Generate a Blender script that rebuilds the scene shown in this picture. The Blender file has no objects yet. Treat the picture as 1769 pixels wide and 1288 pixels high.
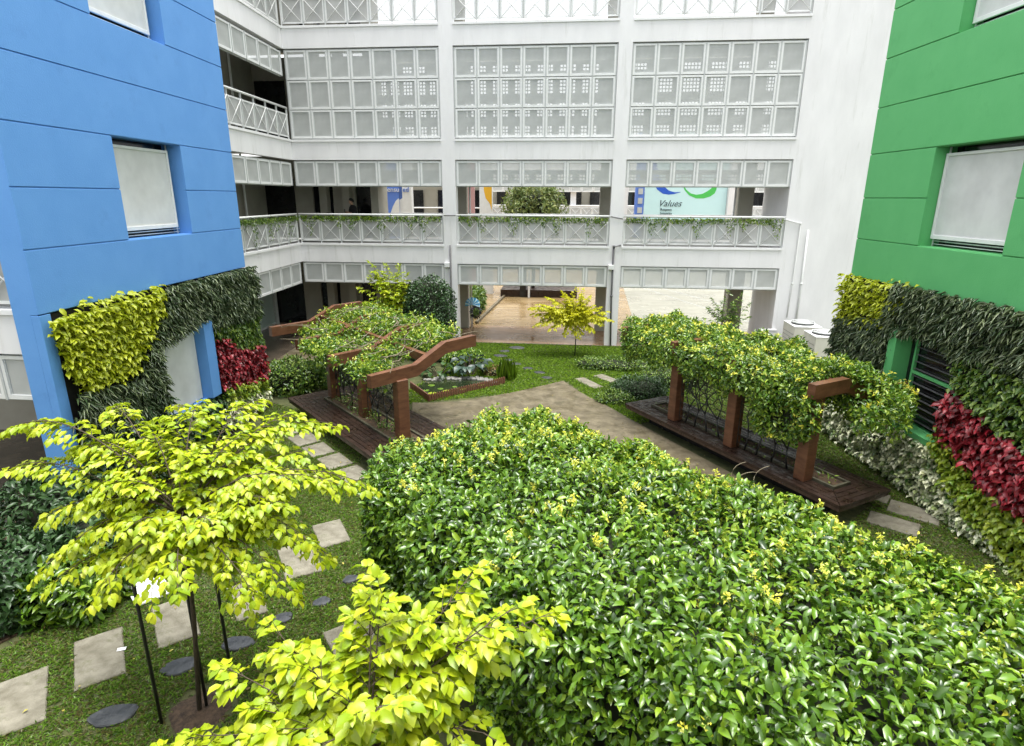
import bpy, math, random
import numpy as np
from mathutils import Matrix, Vector
random.seed(7); rng = np.random.default_rng(7)
SC = bpy.context.scene; COL = SC.collection
R = math.radians

# ------------------------------------------------------------------ camera, sky, sun, exposure
cd = bpy.data.cameras.new('camera'); cam = bpy.data.objects.new('camera', cd); COL.objects.link(cam)
cd.sensor_width = 36.0; cd.lens = 1030.0/1769*36; cd.clip_start = 0.05; cd.clip_end = 600
def _n(v): v = np.array(v, float); return v/np.linalg.norm(v)
_V = _n([14.5, 3500.0, 1030.0]); _X = np.array([11044.5, -341.0, 1030.0]); _X = _n(_X-_V*_X.dot(_V)); _Y = np.cross(_V, _X)
cam.matrix_world = Matrix(((*_X, 0), (*_Y, 0), (*_V, 5.65), (0, 0, 0, 1)))
SC.camera = cam
W = bpy.data.worlds.new('World'); SC.world = W; W.use_nodes = True
nt = W.node_tree; bg = nt.nodes['Background']
sky = nt.nodes.new('ShaderNodeTexSky'); sky.sky_type = 'NISHITA'; sky.sun_disc = False
sky.sun_elevation = R(80); sky.sun_rotation = R(-14); sky.air_density = 1.0; sky.dust_density = 3.0; sky.ozone_density = 1.0
hs = nt.nodes.new('ShaderNodeHueSaturation'); hs.inputs['Saturation'].default_value = 0.12
nt.links.new(sky.outputs[0], hs.inputs['Color']); nt.links.new(hs.outputs[0], bg.inputs[0]); bg.inputs[1].default_value = 0.15
sd = bpy.data.lights.new('sun', 'SUN'); sd.energy = 1.5; sd.angle = R(28); sd.color = (1, 0.975, 0.93)
sun = bpy.data.objects.new('sun', sd); COL.objects.link(sun)
sun.rotation_euler = Vector((-0.09, 0.09, -0.97)).normalized().to_track_quat('-Z', 'Y').to_euler()
SC.view_settings.view_transform = 'Standard'; SC.view_settings.look = 'None'; SC.view_settings.gamma = 1
SC.view_settings.use_curve_mapping = False; SC.view_settings.exposure = 1.68
SC.render.engine = 'CYCLES'
SC.cycles.max_bounces = 6; SC.cycles.diffuse_bounces = 3; SC.cycles.transparent_max_bounces = 12

# ------------------------------------------------------------------ materials
MATS = {}
def nodes(name):
    m = bpy.data.materials.new(name); m.use_nodes = True; MATS[name] = m
    t = m.node_tree; return m, t, t.nodes['Principled BSDF']
def N(t, typ, **k):
    n = t.nodes.new(typ)
    for a, b in k.items():
        if a in n.inputs: n.inputs[a].default_value = b
        else: setattr(n, a, b)
    return n
def ramp(t, stops):
    r = t.nodes.new('ShaderNodeValToRGB'); e = r.color_ramp.elements
    while len(e) < len(stops): e.new(0.5)
    for i, (p, c) in enumerate(stops): e[i].position = p; e[i].color = (*c, 1)
    return r
def surf(name, c1, c2, scale=3.0, rough=0.7, bump=0.0, bscale=60, metal=0, stretch=(1, 1, 1), detail=6, rough2=None, lo=0.35, hi=0.65, spec=0.5, stains=None):
    if name in ('blue_paint', 'green_paint', 'plaza_concrete', 'court_wet', 'corridor_wet', 'pale_court', 'wood_orange', 'wood_grey', 'slate', 'ceiling', 'beige_wall', 'pebble', 'mulch'):
        q = 0.78; c1 = tuple(v*q for v in c1); c2 = tuple(v*q for v in c2)
        if stains: stains = (tuple(v*q for v in stains[0]),)+tuple(stains[1:])
    m, t, p = nodes(name)
    tc = N(t, 'ShaderNodeTexCoord'); mp = N(t, 'ShaderNodeMapping'); mp.inputs['Scale'].default_value = stretch
    t.links.new(tc.outputs['Object'], mp.inputs[0])
    n1 = N(t, 'ShaderNodeTexNoise', Scale=scale, Detail=detail, Roughness=0.6); t.links.new(mp.outputs[0], n1.inputs['Vector'])
    r = ramp(t, [(lo, c1), (hi, c2)]); t.links.new(n1.outputs[0], r.inputs[0])
    out = r.outputs[0]
    if stains:
        n3 = N(t, 'ShaderNodeTexNoise', Scale=stains[1], Detail=8, Roughness=0.7)
        mp3 = N(t, 'ShaderNodeMapping'); mp3.inputs['Scale'].default_value = stains[3] if len(stains) > 3 else (1, 1, 1)
        t.links.new(tc.outputs['Object'], mp3.inputs[0]); t.links.new(mp3.outputs[0], n3.inputs['Vector'])
        r3 = ramp(t, [(stains[2], (0, 0, 0)), (stains[2]+0.14, (1, 1, 1))]); t.links.new(n3.outputs[0], r3.inputs[0])
        mx = N(t, 'ShaderNodeMix', data_type='RGBA'); t.links.new(r3.outputs[0], mx.inputs[0])
        t.links.new(out, mx.inputs[6]); mx.inputs[7].default_value = (*stains[0], 1); out = mx.outputs[2]
    t.links.new(out, p.inputs['Base Color'])
    p.inputs['Roughness'].default_value = rough; p.inputs['Metallic'].default_value = metal; p.inputs['Specular IOR Level'].default_value = spec
    if rough2 is not None:
        rr = N(t, 'ShaderNodeMapRange'); rr.inputs[1].default_value = 0.35; rr.inputs[2].default_value = 0.65
        rr.inputs[3].default_value = rough; rr.inputs[4].default_value = rough2
        n4 = N(t, 'ShaderNodeTexNoise', Scale=scale*0.6, Detail=5); t.links.new(tc.outputs['Object'], n4.inputs['Vector'])
        t.links.new(n4.outputs[0], rr.inputs[0]); t.links.new(rr.outputs[0], p.inputs['Roughness'])
    if bump:
        n2 = N(t, 'ShaderNodeTexNoise', Scale=bscale, Detail=4); t.links.new(mp.outputs[0], n2.inputs['Vector'])
        b = N(t, 'ShaderNodeBump', Strength=bump, Distance=0.01); t.links.new(n2.outputs[0], b.inputs['Height']); t.links.new(b.outputs[0], p.inputs['Normal'])
    return m
def leafmat(name, cols, rough=0.35, trans=0.3, spec=0.5):
    if name not in ('leaf_cream', 'petal'): cols = [tuple(v*0.78 for v in c) for c in cols]
    m, t, p = nodes(name)
    g = N(t, 'ShaderNodeNewGeometry'); k = len(cols)
    r = ramp(t, [((i+.3)/k, c) for i, c in enumerate(cols)])
    t.links.new(g.outputs['Random Per Island'], r.inputs[0]); t.links.new(r.outputs[0], p.inputs['Base Color'])
    p.inputs['Roughness'].default_value = rough; p.inputs['Specular IOR Level'].default_value = spec
    tr = N(t, 'ShaderNodeBsdfTranslucent'); t.links.new(r.outputs[0], tr.inputs[0])
    mx = N(t, 'ShaderNodeMixShader'); mx.inputs[0].default_value = trans
    t.links.new(p.outputs[0], mx.inputs[1]); t.links.new(tr.outputs[0], mx.inputs[2]); t.links.new(mx.outputs[0], t.nodes['Material Output'].inputs[0])
    return m
def mesh_mat(name, col, see):
    m, t, p = nodes(name); p.inputs['Roughness'].default_value = 0.6
    tc = N(t, 'ShaderNodeTexCoord'); n1 = N(t, 'ShaderNodeTexNoise', Scale=2.2, Detail=5); t.links.new(tc.outputs['Object'], n1.inputs['Vector'])
    r = ramp(t, [(0.32, tuple(c*0.82 for c in col)), (0.68, col)]); t.links.new(n1.outputs[0], r.inputs[0]); t.links.new(r.outputs[0], p.inputs['Base Color'])
    tb = N(t, 'ShaderNodeBsdfTransparent'); mx = N(t, 'ShaderNodeMixShader'); mx.inputs[0].default_value = see
    t.links.new(p.outputs[0], mx.inputs[1]); t.links.new(tb.outputs[0], mx.inputs[2]); t.links.new(mx.outputs[0], t.nodes['Material Output'].inputs[0])
    return m
surf('plaster', (0.74, 0.735, 0.74), (0.82, 0.815, 0.82), 0.9, 0.85, 0.15, 60, stretch=(1.5, 1.5, 0.5), stains=((0.65, 0.65, 0.635), 1.3, 0.56, (2.6, 2.6, 0.28)))
surf('plaster_ledge', (0.78, 0.78, 0.78), (0.84, 0.84, 0.84), 2, 0.7)
surf('blue_paint', (0.135, 0.38, 0.86), (0.155, 0.41, 0.90), 1.3, 0.75, 0.35, 45, stains=((0.13, 0.36, 0.82), 1.6, 0.56))
surf('green_paint', (0.125, 0.53, 0.18), (0.145, 0.57, 0.20), 1.3, 0.72, 0.3, 45, stains=((0.115, 0.50, 0.165), 1.6, 0.56))
surf('white_paint', (0.72, 0.73, 0.72), (0.78, 0.79, 0.78), 6, 0.45)
surf('grey_paint', (0.46, 0.48, 0.47), (0.52, 0.54, 0.53), 6, 0.5)
surf('vent_grey', (0.26, 0.27, 0.26), (0.30, 0.31, 0.30), 4, 0.8)
surf('ceiling', (0.50, 0.49, 0.46), (0.55, 0.54, 0.50), 2, 0.9)
surf('beige_wall', (0.42, 0.40, 0.33), (0.47, 0.45, 0.38), 2, 0.85)
surf('wood_moss', (0.05, 0.045, 0.03), (0.10, 0.095, 0.06), 6, 0.5, 0.3, 40)
surf('dark_glass', (0.008, 0.009, 0.01), (0.016, 0.017, 0.018), 2, 0.12)
surf('pale_glass', (0.46, 0.56, 0.52), (0.50, 0.60, 0.56), 1, 0.15)
surf('black_void', (0.006, 0.006, 0.006), (0.012, 0.011, 0.010), 4, 0.9)  # near-black colour standing in for unlit depth
surf('wood_orange', (0.13, 0.052, 0.026), (0.22, 0.095, 0.048), 3.5, 0.38, 0.25, 30, stretch=(1, 1, 4), stains=((0.075, 0.028, 0.014), 2.0, 0.58))
surf('wood_dark', (0.035, 0.018, 0.012), (0.075, 0.042, 0.03), 6, 0.22, 0.3, 40, rough2=0.5, stretch=(2, 2, 1))
DK = surf('wood_grey', (0.024, 0.013, 0.009), (0.054, 0.032, 0.023), 7, 0.22, 0.3, 40, rough2=0.55, spec=0.3)
surf('wood_fence', (0.14, 0.05, 0.03), (0.24, 0.10, 0.06), 14, 0.6)
surf('pipe_dark', (0.10, 0.10, 0.105), (0.13, 0.13, 0.135), 5, 0.5)
surf('black_metal', (0.012, 0.012, 0.012), (0.02, 0.02, 0.02), 5, 0.4)
surf('concrete_paver', (0.12, 0.108, 0.075), (0.225, 0.208, 0.16), 5, 0.75, 0.8, 40, stains=((0.10, 0.10, 0.05), 3.0, 0.56), detail=12)
surf('plaza_concrete', (0.10, 0.08, 0.045), (0.20, 0.168, 0.105), 3.2, 0.35, 0.6, 30, rough2=0.75, stains=((0.075, 0.066, 0.03), 2.6, 0.54), detail=14)
surf('slate', (0.028, 0.032, 0.037), (0.075, 0.08, 0.086), 5, 0.45, 0.8, 22, detail=10)
surf('soil', (0.035, 0.022, 0.013), (0.10, 0.062, 0.032), 9, 0.95, 0.8, 40, detail=10)
surf('lawn_soil', (0.035, 0.045, 0.012), (0.08, 0.085, 0.028), 5, 0.95, 0.6, 60, detail=10)
surf('mulch', (0.035, 0.022, 0.013), (0.12, 0.075, 0.045), 18, 0.9, 0.8, 60, detail=10)
surf('court_wet', (0.24, 0.155, 0.062), (0.38, 0.275, 0.14), 0.9, 0.10, 0.05, 12, rough2=0.42, stretch=(0.5, 2.2, 1), detail=8, stains=((0.20, 0.12, 0.05), 0.8, 0.56, (0.6, 2, 1)))
surf('corridor_wet', (0.20, 0.115, 0.055), (0.36, 0.23, 0.125), 0.8, 0.08, 0.04, 10, rough2=0.45, stretch=(0.6, 2.0, 1), detail=8)
surf('pale_court', (0.27, 0.265, 0.205), (0.38, 0.37, 0.30), 1.2, 0.22, 0.04, 10, rough2=0.4, stretch=(0.6, 1.5, 1))
surf('dark_floor', (0.06, 0.048, 0.036), (0.12, 0.095, 0.07), 2, 0.25)
surf('bark', (0.045, 0.032, 0.022), (0.10, 0.075, 0.05), 20, 0.9, 0.5, 60, stretch=(3, 3, 0.5))
surf('twig', (0.16, 0.13, 0.085), (0.27, 0.23, 0.16), 12, 0.8)
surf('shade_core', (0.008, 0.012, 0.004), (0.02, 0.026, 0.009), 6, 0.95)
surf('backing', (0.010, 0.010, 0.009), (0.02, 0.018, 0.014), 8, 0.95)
surf('ac_paint', (0.60, 0.58, 0.50), (0.66, 0.64, 0.56), 5, 0.5)
surf('ac_dark', (0.05, 0.05, 0.05), (0.09, 0.09, 0.085), 30, 0.5)
surf('banner_cyan', (0.56, 0.80, 0.82), (0.58, 0.82, 0.84), 1, 0.5)
surf('logo_blue', (0.02, 0.10, 0.55), (0.02, 0.11, 0.58), 1, 0.5)
surf('logo_green', (0.07, 0.52, 0.09), (0.08, 0.55, 0.10), 1, 0.5)
surf('ink', (0.03, 0.06, 0.07), (0.04, 0.07, 0.08), 1, 0.6)
surf('sign_blue', (0.10, 0.20, 0.60), (0.11, 0.22, 0.64), 1, 0.6)
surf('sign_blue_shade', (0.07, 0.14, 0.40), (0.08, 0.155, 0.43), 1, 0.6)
surf('yellow_paint', (0.75, 0.42, 0.02), (0.8, 0.45, 0.03), 1, 0.6)
surf('pink_paint', (0.45, 0.25, 0.24), (0.5, 0.28, 0.27), 1, 0.6)
surf('skin', (0.36, 0.22, 0.15), (0.38, 0.24, 0.16), 5, 0.6)
surf('cloth_black', (0.012, 0.012, 0.014), (0.02, 0.02, 0.022), 5, 0.9)
surf('pond_water', (0.012, 0.02, 0.01), (0.03, 0.04, 0.015), 2, 0.04, 0.05, 8)
surf('pebble', (0.15, 0.145, 0.13), (0.34, 0.33, 0.30), 9, 0.7)
surf('pinwheel_blue', (0.04, 0.24, 0.48), (0.06, 0.32, 0.56), 5, 0.25)
surf('pinwheel_pale', (0.45, 0.65, 0.75), (0.5, 0.7, 0.8), 5, 0.25)
surf('white_card', (0.75, 0.76, 0.76), (0.8, 0.81, 0.81), 5, 0.4)
mesh_mat('mesh_grey', (0.58, 0.60, 0.585), 0.20)
mesh_mat('mesh_rail', (0.60, 0.61, 0.60), 0.30)
mesh_mat('mesh_blind', (0.74, 0.75, 0.74), 0.05)
leafmat('leaf_lime', [(0.30, 0.46, 0.010), (0.42, 0.56, 0.012), (0.58, 0.68, 0.018), (0.36, 0.50, 0.010), (0.66, 0.72, 0.03), (0.48, 0.60, 0.014)], 0.38, 0.34)
leafmat('leaf_gold', [(0.66, 0.64, 0.012), (0.82, 0.80, 0.02), (0.76, 0.78, 0.03)], 0.45, 0.45)
leafmat('leaf_limewall', [(0.40, 0.50, 0.015), (0.62, 0.68, 0.03), (0.55, 0.62, 0.02)], 0.42, 0.3)
leafmat('leaf_hedge', [(0.030, 0.078, 0.008), (0.085, 0.19, 0.014), (0.14, 0.29, 0.020), (0.32, 0.48, 0.035), (0.105, 0.235, 0.018), (0.055, 0.125, 0.012), (0.17, 0.33, 0.024)], 0.24, 0.2, 0.6)
leafmat('leaf_vine', [(0.06, 0.14, 0.018), (0.12, 0.24, 0.026), (0.26, 0.42, 0.035), (0.44, 0.58, 0.06), (0.16, 0.32, 0.026), (0.08, 0.19, 0.02)], 0.26, 0.28)
leafmat('leaf_dark', [(0.028, 0.07, 0.020), (0.05, 0.11, 0.034), (0.08, 0.16, 0.05), (0.038, 0.09, 0.025)], 0.34, 0.12, 0.4)
leafmat('leaf_fern', [(0.045, 0.09, 0.03), (0.085, 0.14, 0.05), (0.17, 0.22, 0.10), (0.05, 0.10, 0.035), (0.26, 0.32, 0.15)], 0.36, 0.1, 0.45)
leafmat('leaf_mid', [(0.055, 0.13, 0.02), (0.10, 0.21, 0.03), (0.18, 0.31, 0.045), (0.28, 0.40, 0.06)], 0.3, 0.2)
leafmat('leaf_red', [(0.16, 0.008, 0.012), (0.36, 0.014, 0.028), (0.56, 0.05, 0.070), (0.07, 0.010, 0.010), (0.42, 0.035, 0.045)], 0.34, 0.15, 0.45)
leafmat('leaf_cream', [(0.05, 0.12, 0.02), (0.86, 0.88, 0.60), (0.90, 0.90, 0.68), (0.50, 0.62, 0.22), (0.06, 0.14, 0.025), (0.86, 0.87, 0.56)], 0.35, 0.12)
leafmat('leaf_ylime', [(0.22, 0.40, 0.03), (0.50, 0.58, 0.05), (0.36, 0.50, 0.04)], 0.35, 0.25)
leafmat('leaf_grey', [(0.04, 0.08, 0.06), (0.07, 0.12, 0.09), (0.05, 0.08, 0.065)], 0.4, 0.1)
leafmat('leaf_fallen', [(0.45, 0.40, 0.06), (0.20, 0.11, 0.04), (0.35, 0.30, 0.08), (0.12, 0.07, 0.03)], 0.5, 0.1)
leafmat('leaf_purple', [(0.02, 0.015, 0.03), (0.05, 0.03, 0.06), (0.03, 0.05, 0.04)], 0.3, 0.0)
leafmat('leaf_olive', [(0.10, 0.17, 0.04), (0.22, 0.30, 0.07), (0.15, 0.23, 0.05), (0.38, 0.42, 0.12)], 0.4, 0.25)
leafmat('leaf_brown', [(0.25, 0.11, 0.04), (0.34, 0.22, 0.09), (0.18, 0.20, 0.05)], 0.6, 0.2)
leafmat('petal', [(0.80, 0.74, 0.05), (0.84, 0.82, 0.12), (0.80, 0.84, 0.20)], 0.5, 0.4)
leafmat('grass_blade', [(0.08, 0.17, 0.018), (0.16, 0.31, 0.028), (0.24, 0.43, 0.040), (0.12, 0.24, 0.022), (0.27, 0.32, 0.07), (0.17, 0.15, 0.05)], 0.4, 0.3)
leafmat('grass_bright', [(0.17, 0.31, 0.018), (0.24, 0.42, 0.024), (0.35, 0.53, 0.035), (0.10, 0.19, 0.02)], 0.45, 0.35)

# ------------------------------------------------------------------ helpers
def link(name, me, parent=None, loc=None, rz=None):
    o = bpy.data.objects.new(name, me); COL.objects.link(o)
    if parent is not None: o.parent = parent
    if loc is not None: o.location = loc
    if rz is not None: o.rotation_euler = (0, 0, rz)
    return o
def thing(name, label, cat, loc=(0, 0, 0), rz=0, group=None):
    o = link(name, None, None, loc, rz); o['label'] = label; o['category'] = cat; o.empty_display_size = 0.2
    if group: o['group'] = group
    return o
def tag(o, label, cat, group=None, kind=None):
    o['label'] = label; o['category'] = cat
    if group: o['group'] = group
    if kind: o['kind'] = kind
    return o
def struct(o): o['kind'] = 'structure'; return o
def stuff(o): o['kind'] = 'stuff'; return o
class MB:
    def __init__(s, M=None): s.v = []; s.f = []; s.m = []; s.mats = []; s.M = M; s.sm = []
    def mi(s, mat):
        if mat not in s.mats: s.mats.append(mat)
        return s.mats.index(mat)
    def add(s, vs, fs, mat, smooth=False):
        b = len(s.v); s.v += [tuple(s.M @ Vector(v)) if s.M else tuple(v) for v in vs]; k = s.mi(mat)
        for f in fs: s.f.append([b+i for i in f]); s.m.append(k); s.sm.append(smooth)
    def box(s, a, b, mat, bev=0.0):
        x0, y0, z0 = a; x1, y1, z1 = b
        if x1 < x0: x0, x1 = x1, x0
        if y1 < y0: y0, y1 = y1, y0
        if z1 < z0: z0, z1 = z1, z0
        if bev <= 0:
            s.add([(x0,y0,z0),(x1,y0,z0),(x1,y1,z0),(x0,y1,z0),(x0,y0,z1),(x1,y0,z1),(x1,y1,z1),(x0,y1,z1)],
                  [(3,2,1,0),(4,5,6,7),(0,1,5,4),(1,2,6,5),(2,3,7,6),(3,0,4,7)], mat); return
        e = bev; vs = []; X = (x0, x1); Y = (y0, y1); Z = (z0, z1)
        def P(i, j, k, ax):   # corner split to 3 points, one for each face axis
            p = [X[i], Y[j], Z[k]]; sg = [1 if q == 0 else -1 for q in (i, j, k)]
            for q in range(3):
                if q != ax: p[q] += sg[q]*e
            return tuple(p)
        idx = {}
        for i in (0,1):
            for j in (0,1):
                for k in (0,1):
                    for ax in range(3): idx[(i,j,k,ax)] = len(vs); vs.append(P(i,j,k,ax))
        fs = []
        for ax in range(3):
            for sd_ in (0,1):
                o = [(0,0),(1,0),(1,1),(0,1)]; q = []
                for (u, v) in o:
                    c = [0,0,0]; c[ax] = sd_; c[(ax+1)%3] = u; c[(ax+2)%3] = v; q.append(idx[(*c, ax)])
                fs.append(q if sd_ else q[::-1])
        for ax in range(3):
            a1, a2 = (ax+1)%3, (ax+2)%3
            for u in (0,1):
                for v in (0,1):
                    c0 = [0,0,0]; c1 = [0,0,0]; c1[ax] = 1; c0[a1] = c1[a1] = u; c0[a2] = c1[a2] = v
                    q = [idx[(*c0,a1)], idx[(*c1,a1)], idx[(*c1,a2)], idx[(*c0,a2)]]
                    fs.append(q if (u+v) % 2 else q[::-1])
        for i in (0,1):
            for j in (0,1):
                for k in (0,1):
                    q = [idx[(i,j,k,0)], idx[(i,j,k,1)], idx[(i,j,k,2)]]; fs.append(q if (i+j+k) % 2 else q[::-1])
        s.add(vs, fs, mat)
    def tube(s, pts, r, mat, n=6, r2=None, cap=True):
        pts = [Vector(p) for p in pts]; k = len(pts); vs = []; fs = []
        for i, p in enumerate(pts):
            d = (pts[min(i+1, k-1)]-pts[max(i-1, 0)]).normalized()
            a = d.cross(Vector((0, 0, 1)) if abs(d.z) < 0.9 else Vector((1, 0, 0))).normalized(); b = d.cross(a)
            rr = r if r2 is None else r+(r2-r)*i/max(k-1, 1)
            for j in range(n):
                t = 2*math.pi*j/n; vs.append(tuple(p+a*(math.cos(t)*rr)+b*(math.sin(t)*rr)))
        for i in range(k-1):
            for j in range(n): fs.append((i*n+j, (i+1)*n+j, (i+1)*n+(j+1) % n, i*n+(j+1) % n))
        if cap: fs.append(tuple(range(n))); fs.append(tuple((k-1)*n+j for j in range(n))[::-1])
        s.add(vs, fs, mat, n > 4)
    def prism(s, poly, z0, z1, mat, side=None):
        n = len(poly); vs = [(x, y, z0) for x, y in poly]+[(x, y, z1) for x, y in poly]
        s.add(vs, [tuple(range(n))[::-1], tuple(range(n, 2*n))], mat)
        s.add(vs, [(i, (i+1) % n, n+(i+1) % n, n+i) for i in range(n)], side or mat)
    def beam(s, prof, w, h, mat):     # profile [(x, ztop)] in local x/z, width w along y, depth h
        vs = []; fs = []; k = len(prof)
        for x, z in prof: vs += [(x, -w/2, z-h), (x, w/2, z-h), (x, w/2, z), (x, -w/2, z)]
        for i in range(k-1):
            a = i*4; b = a+4
            for j in range(4): fs.append((a+j, b+j, b+(j+1) % 4, a+(j+1) % 4))
        fs.append((0, 1, 2, 3)); e = (k-1)*4; fs.append((e+3, e+2, e+1, e)); s.add(vs, fs, mat)
    def mesh(s, name):
        me = bpy.data.meshes.new(name); me.from_pydata(s.v, [], s.f)
        for mt in s.mats: me.materials.append(MATS[mt])
        me.polygons.foreach_set('material_index', s.m); me.polygons.foreach_set('use_smooth', s.sm); me.update(); return me
    def build(s, name, parent=None, **k): return link(name, s.mesh(name), parent, **k)
def local(o, P):  # world point to the frame of an upright thing
    return (Matrix.Translation(o.location) @ Matrix.Rotation(o.rotation_euler.z, 4, 'Z')).inverted() @ Vector(P)
def inpoly(x, y, poly):
    c = np.zeros(len(x), bool); n = len(poly); j = n-1
    for i in range(n):
        xi, yi = poly[i]; xj, yj = poly[j]
        if yi != yj: c ^= ((yi > y) != (yj > y)) & (x < (xj-xi)*(y-yi)/(yj-yi)+xi)
        j = i
    return c
def unit(a): return a/np.maximum(np.linalg.norm(a, axis=1, keepdims=True), 1e-9)
def rnd(n, s=1.0): return rng.normal(size=(n, 3))*s
T2 = np.array([(0,0,0),(0.35,0,-0.02),(0.72,0,-0.3),(1,0,-1),(0.28,0.5,1),(0.72,0.46,0.7),(0.28,-0.5,1),(0.72,-0.46,0.7)])
F2 = [(0,4,1),(1,4,5),(1,5,2),(2,5,3),(0,1,6),(1,7,6),(1,2,7),(2,3,7)]
T1 = np.array([(0,0,0),(0.45,0.5,1),(1,0,-1),(0.45,-0.5,1)]); F1 = [(0,1,2),(0,2,3)]
def leaves(name, P, A, Nn, L, Wd, mat, fold=0.18, droop=0.15, detail=2, parent=None, smooth=True):
    P = np.asarray(P, float); n = len(P); A = unit(np.asarray(A, float)); Nn = np.asarray(Nn, float)
    Nn = Nn-A*(Nn*A).sum(1, keepdims=True); Nn = unit(Nn+1e-6); B = np.cross(Nn, A)
    L = np.broadcast_to(np.asarray(L, float), (n,)); Wd = np.broadcast_to(np.asarray(Wd, float), (n,))
    T, F = (T2, F2) if detail == 2 else (T1, F1); k = len(T)
    cz = np.where(T[:, 2] > 0, T[:, 2], 0)[None, :]*Wd[:, None]*fold+np.where(T[:, 2] < 0, T[:, 2], 0)[None, :]*L[:, None]*droop
    V = P[:, None, :]+A[:, None, :]*(T[None, :, 0]*L[:, None])[..., None]+B[:, None, :]*(T[None, :, 1]*Wd[:, None])[..., None]+Nn[:, None, :]*cz[..., None]
    V = V.reshape(-1, 3); Fi = (np.array(F)[None]+(np.arange(n)*k)[:, None, None]).reshape(-1, 3)
    me = bpy.data.meshes.new(name); me.vertices.add(len(V)); me.vertices.foreach_set('co', V.ravel())
    me.loops.add(Fi.size); me.loops.foreach_set('vertex_index', Fi.ravel().astype(np.int32))
    me.polygons.add(len(Fi)); me.polygons.foreach_set('loop_start', np.arange(0, Fi.size, 3, dtype=np.int32))
    me.polygons.foreach_set('use_smooth', np.full(len(Fi), smooth)); me.materials.append(MATS[mat]); me.update(calc_edges=True)
    return link(name, me, parent)

# ------------------------------------------------------------------ ground, paths, floors
A45 = R(45)
b = MB(); b.box((-150, -60, -0.4), (150, 200, -0.02), 'lawn_soil'); struct(b.build('ground'))
b = MB(); b.prism([(-16, -3), (8.5, -3), (9.5, 23.2), (-11, 23.2), (-11, 14), (-16, 9)], -0.019, 0.0, 'lawn_soil'); LAWN = struct(b.build('lawn'))
b = MB(); b.box((-18, 23.3, -0.018), (14, 26.6, 0.012), 'corridor_wet'); b.box((-10.8, 23.22, -0.018), (9, 23.3, 0.03), 'plaza_concrete'); struct(b.build('corridor_floor'))
b = MB(); b.box((-18, 26.6, -0.018), (1.9, 120, 0.0), 'court_wet'); b.box((1.9, 26.6, -0.018), (40, 120, 0.0), 'court_wet')
struct(b.build('courtyard_paving'))
b = MB(); b.prism([(3.0, 26.7), (11, 26.7), (22, 60), (4.2, 60)], 0.002, 0.006, 'pale_court'); struct(b.build('pale_courtyard_paving'))
for i, (x0, x1) in enumerate([(3.2, 9.2), (4.2, 11.2)]):
    b = MB(); b.tube([(x0, 44, 0.01), (x1, 26.9, 0.01)], 0.012, 'grey_paint', 4); struct(b.build('paving_joint'))
b = MB(); b.prism([(-11, 14.8), (-9.6, 14.8), (-10.7, 23.3), (-18, 29), (-18, 9), (-11, 9)], 0.0, 0.014, 'dark_floor'); struct(b.build('passage_floor'))
b = MB(); b.prism([(-9.8, 15.2), (-8.7, 16.2), (-8.9, 19), (-7.6, 21.5), (-6.6, 23.25), (-10.7, 23.25), (-10.3, 18)], 0.0, 0.018, 'plaza_concrete'); struct(b.build('side_path'))
PLAZA = [(-3.9, 13.9), (-4.39, 15.77), (-3.92, 15.75), (-2.81, 16.15), (-1.56, 17.04), (-0.13, 18.35), (0.42, 17.18), (1.13, 16.1), (1.75, 15.0), (4.9, 9.8), (3, 7.5), (-1.5, 11.2)]
b = MB(); b.prism(PLAZA, -0.019, 0.022, 'plaza_concrete'); struct(b.build('plaza_paving'))
b = MB(); b.prism([(-11, 5.8), (-7.4, 5.6), (-6.6, 7.3), (-8, 9.3), (-8.3, 14), (-11, 14)], -0.01, 0.02, 'soil'); struct(b.build('planting_soil'))
SOIL = [(-11, 5.8), (-7.2, 5.6), (-6.6, 7.3), (-8, 9.3), (-8.3, 14), (-11, 14)]

# ------------------------------------------------------------------ pavers
PAV = []
def paver(c, L_, W_, ang, label, z=0.03):
    b = MB(); k = random.uniform(-0.012, 0.012); poly = []
    for sx, sy in ((-1,-1),(1,-1),(1,1),(-1,1)): poly.append((sx*L_/2+random.uniform(-.015,.015), sy*W_/2+random.uniform(-.015,.015)))
    e = 0.012; n = 4
    vs = [(x, y, -0.04) for x, y in poly]+[(x, y, z-e) for x, y in poly]+[(x*(1-2*e/L_), y*(1-2*e/W_), z) for x, y in poly]
    fs = [(8,9,10,11)]+[(i,(i+1)%4,4+(i+1)%4,4+i) for i in range(4)]+[(4+i,4+(i+1)%4,8+(i+1)%4,8+i) for i in range(4)]
    b.add(vs, fs, 'concrete_paver'); o = b.build('paver', None, loc=(c[0], c[1], 0), rz=ang+k)
    tag(o, label, 'paving slab', 'square concrete slabs set in the lawn')
    ca, sa = math.cos(ang), math.sin(ang); PAV.append([(c[0]+x*ca-y*sa, c[1]+x*sa+y*ca) for x, y in poly]); return o
d45 = R(-45)
paver((-6.88, 13.44), 0.68, 0.50, d45, 'long slab nearest the blue wall in the row beside the left bench deck')
paver((-6.29, 12.84), 0.70, 0.56, d45, 'second slab from the blue wall in the row beside the left bench deck')
paver((-5.70, 12.27), 0.70, 0.56, d45, 'third slab from the blue wall in the row by the left bench')
paver((-5.08, 11.72), 0.70, 0.56, d45, 'fourth slab in the row beside the left bench deck, half behind lime leaves')
paver((-4.47, 11.15), 0.70, 0.56, d45, 'nearest visible slab of the row beside the left bench deck')
paver((-6.25, 4.95), 0.95, 0.62, R(-48), 'concrete slab cut by the lower left edge of the picture')
paver((-5.82, 5.72), 0.98, 0.52, R(-50), 'large stained slab with a small white tag lying on it')
paver((-5.30, 6.46), 0.98, 0.50, R(-50), 'slab partly behind the thin trunk of the big lime sapling')
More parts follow.
